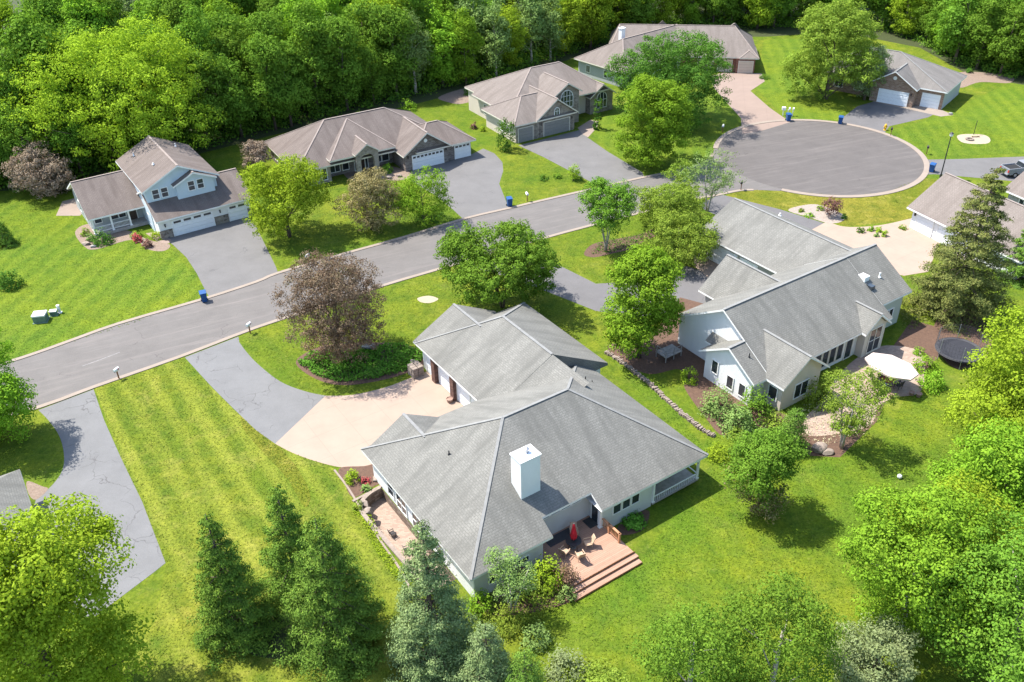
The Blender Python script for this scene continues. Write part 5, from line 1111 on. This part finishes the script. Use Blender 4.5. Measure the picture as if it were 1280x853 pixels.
# ------------------------------------------------------------------ the woods
edge = [(-420, 330), (-260, 285), (-120, 258), (-20, 238), (55, 232), (120, 210), (200, 196), (265, 178), (335, 160), (420, 140), (500, 122), (560, 108), (610, 100), (650, 84), (710, 66), (760, 48), (830, 34), (960, 34), (1010, 30), (1080, 30), (1150, 48), (1205, 80), (1262, 94), (1330, 102), (1480, 115)]
E_ = np.array([G(*q)[:2] for q in edge]); seg = np.linalg.norm(np.diff(E_, axis=0), axis=1); cum = np.r_[0, np.cumsum(seg)]
wk = np.random.default_rng(77); woods = []
KINDS = [('leaf_green', 'round', 17, 4.6, .06, 10000, .52), ('leaf_bright', 'tall', 19, 4.4, .05, 11000, .52), ('leaf_green', 'tall', 20, 4.2, .05, 10000, .54), ('leaf_lime', 'round', 16, 4.8, .05, 10000, .52),
         ('leaf_green', 'tall', 21, 4.6, .08, 11000, .54), ('leaf_green', 'round', 17, 4.4, .10, 9000, .5), ('leaf_bright', 'round', 15, 4.4, .04, 9500, .5), ('leaf_sage', 'tall', 17, 3.6, .08, 6000, .5)]
protos = []
for i, (mt, shp, h, r, cb, n, L) in enumerate(KINDS):
    protos.append(deciduous_meshes('forest_tree', h, r, cb * h, int(n * 1.5), L * .78, mt, 200 + i, shp, clump=1.0, per=20, bark='bark_pale' if i == 7 else 'bark', r0=.26, nl=12))
tm = [p[1].build('trunk', p[2], None, smooth=True, fixn=False) for p in protos]; tmesh = [q.data for q in tm]
for q in tm: bpy.data.objects.remove(q)
def wlab(x, k):
    ar = 'left of the two-storey house' if x < 120 else 'behind the two-storey house' if x < 330 else 'behind the stone ranch house' if x < 590 else 'behind the arched-window house' if x < 720 else 'behind the far brick house' if x < 965 else 'behind the tan brick house' if x < 1180 else 'at the upper right edge'
    tone = {'leaf_green': 'mid green', 'leaf_bright': 'bright green', 'leaf_deep': 'dark green', 'leaf_lime': 'yellow-green', 'leaf_olive': 'olive', 'leaf_sage': 'grey-green thin'}[KINDS[k][0]]
    return f'{tone} tree in the woods {ar}'
for row, (off, sp_) in enumerate(((-.6, 5.0), (6.2, 5.6), (11.8, 6.2), (18, 6.8), (25, 7.4), (32.5, 8), (40.5, 9), (49.5, 10), (60, 11), (72, 12))):
    s_ = wk.uniform(0, 3)
    while s_ < cum[-1]:
        j = min(np.searchsorted(cum, s_, 'right') - 1, len(seg) - 1); t = (s_ - cum[j]) / seg[j]; p = E_[j] * (1 - t) + E_[j + 1] * t
        d = (E_[j + 1] - E_[j]) / seg[j]; nrm = np.array([-d[1], d[0]]); p = p + nrm * (off + wk.uniform(-1.3, 1.3)) + d * wk.uniform(-1.3, 1.3)
        k = int(wk.integers(len(KINDS)))
        if -60 < PX((*p, 0))[0] < 330 and row < 4: k = int(wk.choice([2, 0, 4, 0]))
         
        if row == 0 and k == 4 : k = 6
        sc = wk.uniform(.78, 1.15) * (.86 if row == 0 else 1.0); s_ += sp_ * wk.uniform(.8, 1.2)
        x, y, _ = PX((*p, KINDS[k][2] * sc * .5)); xe, ye, _ = PX((*p, KINDS[k][2] * sc))
        if not (-230 < x < 1420) or y < -55: continue
        if row >= 3 and ye < -110: continue
        r = thing('forest_tree', wlab(PX((*p, 0))[0], k), 'tree', (float(p[0]), float(p[1]), 0), wk.uniform(0, 6.28), 'trees of the woods behind the houses')
        r.scale = (sc * wk.uniform(.9, 1.12), sc * wk.uniform(.9, 1.12), sc)
        for nm, me in (('crown', protos[k][0]), ('trunk', tmesh[k])):
            o = bpy.data.objects.new(nm, me); COL.objects.link(o); o.parent = r
        woods.append(r)
print('WOODS', len(woods))
# brush at the foot of the woods, one soft mass
rb = np.random.default_rng(5); Ps = []
for q in range(1700):
    s_ = rb.uniform(0, cum[-1]); j = min(np.searchsorted(cum, s_, 'right') - 1, len(seg) - 1); t = (s_ - cum[j]) / seg[j]; p = E_[j] * (1 - t) + E_[j + 1] * t
    d = (E_[j + 1] - E_[j]) / seg[j]; p = p + np.array([-d[1], d[0]]) * rb.uniform(-1.6, 6); h = rb.uniform(.6, 4.2)
    o = unit(rb.normal(size=(38, 3))) * rb.random((38, 1)) ** .4; o[:, 2] = np.abs(o[:, 2]); Ps.append(np.array([*p, 0]) + o * np.array([.9 + h * .3, .9 + h * .3, h]))
P = np.concatenate(Ps); me = quads('undergrowth', P, rb.normal(size=P.shape) * .6 + np.array([0, -.3, 0.8]), .42 * rb.uniform(.6, 1.3, len(P)), 'leaf_green', rb, .6)
me.materials.append(MATS['leaf_deep']); me.polygons.foreach_set('material_index', (rb.random(len(P)) < .3).astype(int))
tag(bpy.data.objects.new('undergrowth', me), kind='stuff'); COL.objects.link(bpy.data.objects['undergrowth'])

# ------------------------------------------------------------------ street furniture and small things
def face_cam(x, y): b = G(x, y); return math.atan2(-b[1], -b[0])
def mailbox(x, y, label, mat='black_metal', ang=-.4):
    t = thing('mailbox', label, 'mailbox', at(x, y), ang, 'mailboxes along the street')
    mb = MB(); mb.box((-.05, -.05, -.05), (.05, .05, 1.05)); mb.box((-.05, -.3, .92), (.05, .28, 1.0)); mb.build('post', 'brown_wood', t)
    mb = MB(); r = .14; L0, L1 = -.3, .3; pr = [(-r, 0), (r, 0), (r, .14)] + [(r * math.cos(a), .14 + r * math.sin(a)) for a in np.linspace(.3, math.pi - .3, 6)] + [(-r, .14)]
    n = len(pr); vs_ = [(p[0], L0, 1.0 + p[1]) for p in pr] + [(p[0], L1, 1.0 + p[1]) for p in pr]
    mb.mesh(vs_, [tuple(range(n)), tuple(range(2 * n - 1, n - 1, -1))] + [(i, (i + 1) % n, n + (i + 1) % n, n + i) for i in range(n)]); mb.build('box', mat, t)
    mb = MB(); mb.box((.142, .05, 1.1), (.155, .2, 1.2)); mb.build('flag', 'red_light', t); return t
mailbox(149, 474, 'white-topped mailbox on the grass beside the cracked driveways', 'white_plastic'); mailbox(313, 417, 'mailbox at the near kerb beside the asphalt drive', 'white_plastic'); mailbox(386, 330, 'mailbox under the bright green tree across the road', 'white_plastic')
mailbox(659, 252, 'mailbox beside the blue bin across the road', 'white_plastic', .3); mailbox(903, 166, 'mailbox left of the tan driveway at the court', 'white_plastic'); mailbox(926, 238, 'brown mailbox on the grass point where the road meets the court', 'dark_trim')
mailbox(1113, 170, 'black mailbox next to the yellow hydrant', 'black_metal'); mailbox(1158, 193, 'dark mailbox on the court kerb near the street lamp', 'dark_trim')
def bin_(x, y, label, ang=0):
    t = thing('wheeled_bin', label, 'bin', at(x, y), ang, 'blue wheeled bins at the kerb')
    mb = MB(); b0, b1 = .24, .31
    mb.mesh([(-b0, -b0, .06), (b0, -b0, .06), (b0, b0, .06), (-b0, b0, .06), (-b1, -b1, 1.0), (b1, -b1, 1.0), (b1, b1 + .04, 1.0), (-b1, b1 + .04, 1.0)], [(3, 2, 1, 0), (4, 5, 6, 7), (0, 1, 5, 4), (1, 2, 6, 5), (2, 3, 7, 6), (3, 0, 4, 7)]); mb.build('body', 'bin_blue', t)
    mb = MB(); mb.mesh([(-.34, -.36, 1.0), (.34, -.36, 1.0), (.34, .36, 1.04), (-.34, .36, 1.04), (-.33, -.34, 1.05), (.33, -.34, 1.05), (.31, .36, 1.12), (-.31, .36, 1.12)], [(3, 2, 1, 0), (4, 5, 6, 7), (0, 1, 5, 4), (1, 2, 6, 5), (2, 3, 7, 6), (3, 0, 4, 7)])
    mb.tube([(-.28, .42, 1.03), (.28, .42, 1.03)], .025, 8); mb.build('lid', 'bin_blue', t)
    for sx in (-.3, .3):
        mb = MB(); mb.tube([(sx - .03, .22, .12), (sx + .03, .22, .12)], .12, 12); mb.build('wheel', 'tyre', t)
    t.scale = (1.12, 1.12, 1.12); return t
bin_(256, 377, 'blue wheeled bin at the end of the two-storey house driveway', .4); bin_(637, 258, 'blue wheeled bin at the end of the stone ranch driveway', .3); bin_(985, 151.5, 'blue wheeled bin at the court beside the white post box cluster', .1)
bin_(1050, 155, 'blue wheeled bin at the court below the tall pale green tree', -.4); bin_(1164, 215, 'blue wheeled bin beside the street lamp', -.7)
def cabinet(x, y, label, w_, d_, h, mat, lid):
    t = thing('utility_box', label, 'utility box', at(x, y), .15); mb = MB(); mb.box((-w_ / 2, -d_ / 2, -.02), (w_ / 2, d_ / 2, h * .8)); mb.box((-w_ / 2 - .1, -d_ / 2 - .1, -.02), (w_ / 2 + .1, d_ / 2 + .1, .06)); mb.build('cabinet', mat, t, bevel=.02)
    mb = MB(); mb.box((-w_ / 2 - .03, -d_ / 2 - .03, h * .8), (w_ / 2 + .03, d_ / 2 + .03, h)); mb.build('lid', lid, t, bevel=.03)
cabinet(52, 401, 'large green utility box with pale top on the left lawn', 1.3, 1.1, .95, 'utility_green', 'white_plastic'); cabinet(68, 394, 'small pale blue-grey utility box beside the large one', .7, .5, .6, 'utility_green', 'white_plastic'); cabinet(75, 391, 'thin pale utility pedestal right of the utility boxes', .25, .25, .95, 'white_plastic', 'white_plastic')
t = thing('cluster_mailbox', 'white cluster of post boxes on posts beside the tan driveway', 'post box', at(985, 145), -.2)
mb = MB()
for i in range(3): mb.box((-.9 + i * .75, -.06, 0), (-.78 + i * .75, .06, 1.0))
mb.build('post', 'white_plastic', t); mb = MB(); mb.box((-1.1, -.28, .95), (-.5, .3, 1.4)); mb.box((.0, -.2, 1.0), (.25, .25, 1.35)); mb.box((.6, -.2, 1.0), (.85, .25, 1.35)); mb.build('box', 'white_plastic', t, bevel=.04)
t = thing('hydrant', 'yellow fire hydrant on the grass by the court kerb', 'hydrant', at(1106, 163)); mb = MB(); mb.lathe([(.2, 0), (.2, .06), (.14, .08), (.13, .55), (.17, .58), (.17, .62), (.14, .74), (.06, .82), (.04, .88)], n=14); mb.build('body', 'hydrant_yellow', t); mb = MB(); mb.tube([(-.24, 0, .45), (.24, 0, .45)], .07, 10); mb.tube([(0, -.24, .4), (0, 0, .4)], .09, 10); mb.build('outlet', 'hydrant_yellow', t); t.scale = (1.2,) * 3
t = thing('street_lamp', 'tall thin dark street lamp beside the court and the blue bin', 'street lamp', at(1175.5, 222)); mb = MB(); mb.lathe([(.16, 0), (.14, .5), (.1, .55)], n=12); mb.tube([(0, 0, .5), (0, 0, 5.9)], [.085, .06], 10); mb.build('pole', 'black_metal', t); mb = MB(); mb.lathe([(.06, 5.85), (.2, 5.95), (.24, 6.25), (.05, 6.4)], n=12); mb.build('lamp_head', 'flag_pale', t); mb = MB(); mb.lathe([(.3, 6.26), (.05, 6.48)], n=12); mb.build('cap', 'black_metal', t)
t = thing('pole', 'thin dark pole standing in the sand pit', 'pole', at(1217, 168.5)); mb = MB(); mb.tube([(0, 0, -.1), (0, 0, 2.1)], .045, 8); mb.lathe([(.07, 2.1), (.02, 2.2)], n=8); mb.build('post', 'black_metal', t)
t = thing('fire_ring', 'low stone ring in the pale sand pit', 'fire ring', at(1212, 175)); mb = MB()
for i in range(10): a = i * .628; mb.bar((.5 * math.cos(a - .27), .5 * math.sin(a - .27), .11), (.5 * math.cos(a + .27), .5 * math.sin(a + .27), .11), .2, .22)
mb.build('stones', 'rock', t)
mb = MB(); mb.bar((-.6, 0, .2), (.6, 0, .2), .3, .08); mb.box((-.5, -.12, 0), (-.4, .12, .18)); mb.box((.4, -.12, 0), (.5, .12, .18)); o = mb.build('bench', 'tan_wood'); o.location = at(1219, 171.5); tag(o, 'small low bench in the sand pit', 'bench')
def rock(x, y, s_, label, mat='rock', seed=0, group=None):
    bm = bmesh.new(); bmesh.ops.create_icosphere(bm, subdivisions=3, radius=1.0); r = random.Random(seed); ax = [Vector((r.gauss(0, 1), r.gauss(0, 1), r.gauss(0, 1))).normalized() for _ in range(9)]; cut = [r.uniform(.55, .9) for _ in ax]
    for v in bm.verts:
        for a, c in zip(ax, cut):
            d = v.co.dot(a)
            if d > c: v.co -= a * (d - c)
        v.co.x *= s_[0] / 2; v.co.y *= s_[1] / 2; v.co.z = v.co.z * s_[2] / 2 + s_[2] * .32
    me = bpy.data.meshes.new('boulder'); bm.to_mesh(me); bm.free(); me.materials.append(MATS[mat]); o = bpy.data.objects.new('boulder', me); COL.objects.link(o); o.location = at(x, y); o.rotation_euler[2] = r.uniform(0, 6); return tag(o, label, 'boulder', group)
rock(461, 437, (1.5, 1.0, .8), 'grey boulder in the ground cover under the purple-brown tree', 'rock_grey', 1); rock(516, 457, (1.2, .9, .7), 'pale boulder at the edge of the ground cover near the garage', 'rock', 2); rock(1024, 563, (1.6, 1.2, .8), 'pale flat boulder in the bed below the thin patio tree', 'rock', 3); rock(1034, 567, (1.2, .9, .5), 'low flat boulder right of the pale one in the bed', 'rock', 4)
rock(470, 600, (.7, .6, .4), 'small pale boulder in the small mulch bed', 'rock', 5); rock(456, 632, (1.0, .7, .6), 'pale boulder at the curve of the retaining wall', 'rock', 6); rock(461, 641, (.9, .8, .5), 'boulder just below the retaining wall curve', 'rock', 7); rock(108, 306, (1.2, .8, .5), 'pale boulder below the porch corner bushes', 'rock', 8); rock(117, 309, (.9, .7, .4), 'small boulder right of the pale one below the porch', 'rock_grey', 9); rock(1188, 143, (.8, .6, .4), 'small boulder on the pale corner pad of the tan brick house', 'rock_grey', 10)
rock(499, 221, (1.0, .8, .5), 'pale boulder beside the stone ranch garage corner', 'rock', 11); rock(486, 223, (1.2, .8, .5), 'pale boulder below the arched entry bush', 'rock', 12); rock(1253, 312, (2.0, 1.4, 1.0), 'pale boulder by the right edge behind the tall spruce', 'rock', 13)
# stone columns at the corner of the garage, stone border between the gardens
mb = MB(); r = random.Random(3); pl = [G(*q)[:2] for q in spl([(757, 441), (780, 456), (806, 476), (828, 496), (850, 516), (872, 534), (893, 547)], 8)]
for a, b in zip(pl[:-1], pl[1:]):
    a, b = Vector((*a, 0)), Vector((*b, 0)); d = (b - a)
    for q in range(2):
        p0 = a + d * (q * .5 + r.uniform(0, .06)); p1 = a + d * (q * .5 + .44); off = Vector((-d.y, d.x, 0)).normalized() * r.uniform(-.08, .08); h = r.uniform(.2, .36)
        mb.bar(p0 + off + Vector((0, 0, h / 2 - .02)), p1 + off + Vector((0, 0, h / 2 - .02 + r.uniform(-.03, .03))), r.uniform(.3, .5), h)
tag(mb.build('stone_wall', 'rock', bevel=.03), 'long low stone wall running between the two grey-roofed houses', 'stone wall')
mb = MB(); r = random.Random(8)
for c in range(2):
    for k in range(4):
        for i in range(3): mb.box((-.6 + c * .62 + r.uniform(0, .05), -.6 + i * .4, k * .28), (-.02 + c * .62, -.22 + i * .4, k * .28 + .26))
o = mb.build('stone_planter', 'rock', bevel=.03); o.location = ml(10.6, 27.2); o.rotation_euler[2] = HA; tag(o, 'stacked pale stone planter at the garage corner', 'planter')
mb = MB(); mb.lathe([(.22, 0), (.3, .35), (.33, .42), (.29, .42), (.27, .36)], n=14); o = mb.build('flower_pot', 'brick_paver'); o.location = ml(11.0, 21.5); tag(o, 'clay flower pot beside the brown garage pillar', 'flower pot')
# ---- seats, tables, parasols
def chair(loc, rz, label, mat='wicker', group=None, frame='wicker', reclined=0.0):
    t = thing('garden_chair', label, 'chair', loc, rz, group)
    mb = MB(); mb.box((-.27, -.27, .38), (.27, .27, .44)); mb.build('seat', mat, t, bevel=.02)
    mb = MB(); mb.mesh([(-.27, .22, .42), (.27, .22, .42), (.27, .28, .42), (-.27, .28, .42), (-.25, .36 + reclined, 1.0), (.25, .36 + reclined, 1.0), (.25, .41 + reclined, 1.0), (-.25, .41 + reclined, 1.0)], [(3, 2, 1, 0), (4, 5, 6, 7), (0, 1, 5, 4), (1, 2, 6, 5), (2, 3, 7, 6), (3, 0, 4, 7)]); mb.build('backrest', mat, t)
    for sx in (-1, 1):
        mb = MB(); mb.bar((sx * .29, -.26, .62), (sx * .29, .3, .64), .05, .04); mb.bar((sx * .29, -.25, .62), (sx * .29, -.25, .4), .04, .04, up=(0, 1, 0)); mb.build('armrest', frame, t)
        for sy in (-1, 1): mb = MB(); mb.tube([(sx * .25, sy * .24, 0), (sx * .25, sy * .24, .4)], .022, 6); mb.build('leg', frame, t)
    return t
def round_table(loc, label, r, mat='black_metal', h=.72, rz=0):
    t = thing('garden_table', label, 'table', loc, rz); mb = MB(); mb.lathe([(r, h - .04), (r + .01, h - .02), (r, h)], n=24); mb.build('tabletop', mat, t)
    for i in range(4): a = i * math.pi / 2 + .6; mb = MB(); mb.tube([(r * .8 * math.cos(a), r * .8 * math.sin(a), 0), (r * .6 * math.cos(a), r * .6 * math.sin(a), h - .03)], .022, 6); mb.build('leg', 'black_metal', t)
    return t
DZ = .56
round_table(ml(9.0, .15, DZ), 'round dark table under the folded red parasol on the deck', .6)
gch = 'chairs around the deck table'
for (u, v, a, lb) in ((8.0, -.1, 1.9, 'tan chair at the left of the deck table'), (8.7, -1.05, 2.9, 'tan chair at the front of the deck table, nearest the steps'), (9.9, -.45, -1.9, 'tan chair at the right of the deck table'), (9.7, 1.0, -.5, 'tan chair behind the deck table, nearest the house')): chair(ml(u, v, DZ), HA + a + (math.pi if False else 0), lb, 'wicker', gch, 'wicker', .12)
t = thing('parasol', 'folded red parasol standing through the deck table', 'parasol', ml(9.0, .15, DZ)); mb = MB(); mb.tube([(0, 0, .0), (0, 0, 2.45)], .025, 8); mb.lathe([(.22, 0), (.22, .06), (.04, .1)], n=12); mb.build('pole', 'steel', t)
mb = MB(); n = 16
prof = [(.10, .82), (.19, .95), (.24, 1.15), (.2, 1.5), (.13, 1.9), (.09, 2.25), (.02, 2.42)]
vs_ = [];
for j, (rr, z) in enumerate(prof):
    for q in range(n): a = 2 * math.pi * q / n + j * .12; f_ = rr * (1.15 if q % 2 else .72); vs_.append((f_ * math.cos(a), f_ * math.sin(a), z))
mb.mesh(vs_, [(j * n + q, j * n + (q + 1) % n, (j + 1) * n + (q + 1) % n, (j + 1) * n + q) for j in range(len(prof) - 1) for q in range(n)]); mb.build('canopy', 'fabric_red', t)
# second house patio: open white parasol, table and chairs
c0 = G(1115, 455, 2.5); px_, py_ = float(c0[0]), float(c0[1])
q0, q1 = G(1090, 437, 2.4), G(1148, 464, 2.4)
t = thing('parasol', 'large open pale long octagonal parasol over the brick patio', 'parasol', (px_, py_, .02), math.atan2(q1[1] - q0[1], q1[0] - q0[0])); mb = MB(); mb.tube([(0, 0, 0), (0, 0, 2.7)], .035, 8); mb.lathe([(.35, 0), (.35, .07), (.06, .12)], n=14); mb.build('pole', 'steel', t)
mb = MB(); n = 8; A8 = [(2.5 * math.cos(i * math.pi / 4 + .39), 1.75 * math.sin(i * math.pi / 4 + .39)) for i in range(8)]
vs_ = [(0, 0, 2.72)] + [(a * .5, b * .5, 2.54) for a, b in A8] + [(a, b, 2.26) for a, b in A8] + [(a, b, 2.10) for a, b in A8]
fs = [(0, 1 + i, 1 + (i + 1) % 8) for i in range(8)] + [(1 + i, 9 + i, 9 + (i + 1) % 8, 1 + (i + 1) % 8) for i in range(8)] + [(9 + i, 17 + i, 17 + (i + 1) % 8, 9 + (i + 1) % 8) for i in range(8)]
mb.mesh(vs_, fs); mb.build('canopy', 'fabric_white', t, fixn=False)
for i in range(8): mb = MB(); mb.bar((0, 0, 2.62), (A8[i][0] * .98, A8[i][1] * .98, 2.24), .025, .025); mb.build('rib', 'steel', t)
tt = thing('garden_table', 'long dark red table partly under the pale parasol', 'table', (*[float(q) for q in G(1112, 480, 0)[:2]], .02), .5); mb = MB(); mb.box((-.95, -.5, .69), (.95, .5, .74)); mb.build('tabletop', 'table_red', tt, bevel=.02)
for sx in (-.85, .85):
    for sy in (-.42, .42): mb = MB(); mb.box((sx - .03, sy - .03, 0), (sx + .03, sy + .03, .7)); mb.build('leg', 'black_metal', tt)
g2 = 'chairs on the brick patio'
for x, y, a, lb in ((1093, 482, 1.2, 'dark chair at the left of the brick patio, away from the table'), (1101, 476, 2.2, 'dark chair at the left end of the red patio table'), (1122, 486, -2.6, 'dark chair in the shade at the right of the red patio table'), (1098, 466, 1.0, 'dark chair nearest the house wall on the brick patio')): chair((*[float(q) for q in G(x, y)[:2]], .02), a, lb, 'dark_trim', g2, 'black_metal')
for x, y, lb in ((1113, 497, 'small clay pot at the front edge of the brick patio'), (1139, 494, 'wide clay pot at the right edge of the brick patio'), (1148, 496, 'pale bowl planter at the right corner of the brick patio')): mb = MB(); mb.lathe([(.18, 0), (.26, .3), (.28, .36), (.24, .36), (.2, .3)], n=14); o = mb.build('flower_pot', 'brick_paver'); o.location = (*[float(q) for q in G(x, y)[:2]], .02); tag(o, lb, 'flower pot')
# lower patio furniture
c1_ = chair(ml(-.9, 10.4, -1.0), 2.2, 'dark low chair on the sunken patio nearer its curved wall', 'dark_trim', None, 'black_metal'); c2_ = chair(ml(-.8, 8.2, -1.0), 2.0, 'dark low chair on the sunken patio nearer the blue spruce', 'dark_trim', None, 'black_metal')
c1_.scale = c2_.scale = (.8, .8, .8)
# trampoline
tb = G(1196, 447, 0); t = thing('trampoline', 'round black trampoline with a pole-hung net beside the tall spruce', 'trampoline', (float(tb[0]), float(tb[1]), 0)); rT = 2.15
mb = MB(); mb.lathe([(rT - .3, .86), (rT - .3, .88)], n=32); mb.build('mat', 'trampoline_mat', t)
mb = MB(); pr = [(rT - .3, .9), (rT, .93), (rT + .04, .86), (rT - .02, .84), (rT - .3, .87)]
vs_ = [(a * math.cos(2 * math.pi * q / 32), a * math.sin(2 * math.pi * q / 32), z) for a, z in pr for q in range(32)]; mb.mesh(vs_, [(j * 32 + q, j * 32 + (q + 1) % 32, ((j + 1) % 5) * 32 + (q + 1) % 32, ((j + 1) % 5) * 32 + q) for j in range(5) for q in range(32)]); mb.build('pad', 'net_dark', t)
for i in range(6):
    a = i * math.pi / 3 + .2; mb = MB(); mb.tube([(rT * math.cos(a), rT * math.sin(a), 0), (rT * math.cos(a), rT * math.sin(a), 2.5)], .03, 8); mb.build('leg', 'steel', t)
mb = MB()
for q in range(48):
    a, b = 2 * math.pi * q / 48, 2 * math.pi * (q + 1) / 48; A_, B_ = (rT * math.cos(a), rT * math.sin(a)), (rT * math.cos(b), rT * math.sin(b))
    for z in (.95, 1.3, 1.65, 2.0, 2.3, 2.48): mb.bar((*A_, z), (*B_, z), .012, .012)
    mb.bar((*A_, .9), (*A_, 2.49), .011, .011, up=(0, 1, 0))
mb.build('net', 'net_dark', t)
# pickup truck
pa = G(1247, 221); pb = G(1290, 216); ang = math.atan2(pb[1] - pa[1], pb[0] - pa[0])
t = thing('pickup_truck', 'grey pickup truck parked on the driveway at the right edge', 'pickup truck', (float(pa[0] + math.cos(ang) * 3.6), float(pa[1] + math.sin(ang) * 3.6), .012), ang)
mb = MB(); W = .95
side = [(-2.8, .55), (-2.8, 1.15), (.05, 1.15), (.05, 1.15), (1.5, 1.15), (2.65, 1.05), (2.8, .85), (2.8, .5), (2.3, .42), (-2.5, .42)]
n = len(side); vs_ = [(x, -W, z) for x, z in side] + [(x, W, z) for x, z in side]
mb.mesh(vs_, [tuple(range(n)), tuple(range(2 * n - 1, n - 1, -1))] + [(i, (i + 1) % n, n + (i + 1) % n, n + i) for i in range(n)]); mb.build('body', 'truck_grey', t, bevel=.06)
mb = MB(); cb_ = [(-.55, 1.14, .93), (1.45, 1.14, .93), (.85, 1.78, .76), (-.35, 1.8, .76)]
vs_ = [(x, -y, z) for x, z, y in cb_] + [(x, y, z) for x, z, y in cb_]; mb.mesh(vs_, [(0, 1, 2, 3), (7, 6, 5, 4), (0, 4, 5, 1), (1, 5, 6, 2), (2, 6, 7, 3), (3, 7, 4, 0)]); cab = mb.build('cab', 'truck_grey', t, bevel=.05)
mb = MB()
for s_ in (-1, 1): mb.poly([(-.38, s_ * .925, 1.2), (1.2, s_ * .925, 1.2), (.78, s_ * .8, 1.7), (-.28, s_ * .8, 1.7)])
mb.poly([(1.42, -.82, 1.2), (1.42, .82, 1.2), (.93, .7, 1.72), (.93, -.7, 1.72)]); mb.poly([(-.545, -.8, 1.2), (-.545, .8, 1.2), (-.41, .68, 1.72), (-.41, -.68, 1.72)]); mb.build('window', 'glass', cab, fixn=False)
mb = MB(); mb.box((-2.72, -.78, 1.12), (-.62, .78, 1.165)); mb.build('bed_liner', 'tyre', t)
mb = MB()
for s_ in (-.9, .9): mb.box((-2.78, s_ - .05, 1.12), (-.6, s_ + .05, 1.32))
mb.box((-2.82, -.9, 1.12), (-2.72, .9, 1.32)); mb.build('bed_rail', 'truck_grey', t, bevel=.02)
for x in (-1.75, 1.8):
    for s_ in (-1, 1):
        mb = MB(); mb.tube([(x, s_ * .74, .38), (x, s_ * 1.0, .38)], .38, 18); wh = mb.build('wheel', 'tyre', t); mb = MB(); mb.tube([(x, s_ * .99, .38), (x, s_ * 1.015, .38)], .21, 14); mb.build('rim', 'steel', wh)
for s_ in (-1, 1): mb = MB(); mb.box((-2.86, s_ * .8 - .1, .8), (-2.79, s_ * .8 + .1, 1.1)); mb.build('tail_light', 'red_light', t)
mb = MB(); mb.box((-2.98, -.9, .45), (-2.8, .9, .62)); mb.build('bumper', 'steel', t, bevel=.03)
# white ball on the back lawn
bm = bmesh.new(); bmesh.ops.create_icosphere(bm, subdivisions=3, radius=.2); me = bpy.data.meshes.new('ball'); bm.to_mesh(me); bm.free(); me.materials.append(MATS['white_plastic']); me.polygons.foreach_set('use_smooth', [True] * len(me.polygons)); o = bpy.data.objects.new('ball', me); COL.objects.link(o); b = at(1124, 598); o.location = (b[0], b[1], .2); tag(o, 'pale ball lying on the back lawn at the right', 'ball')
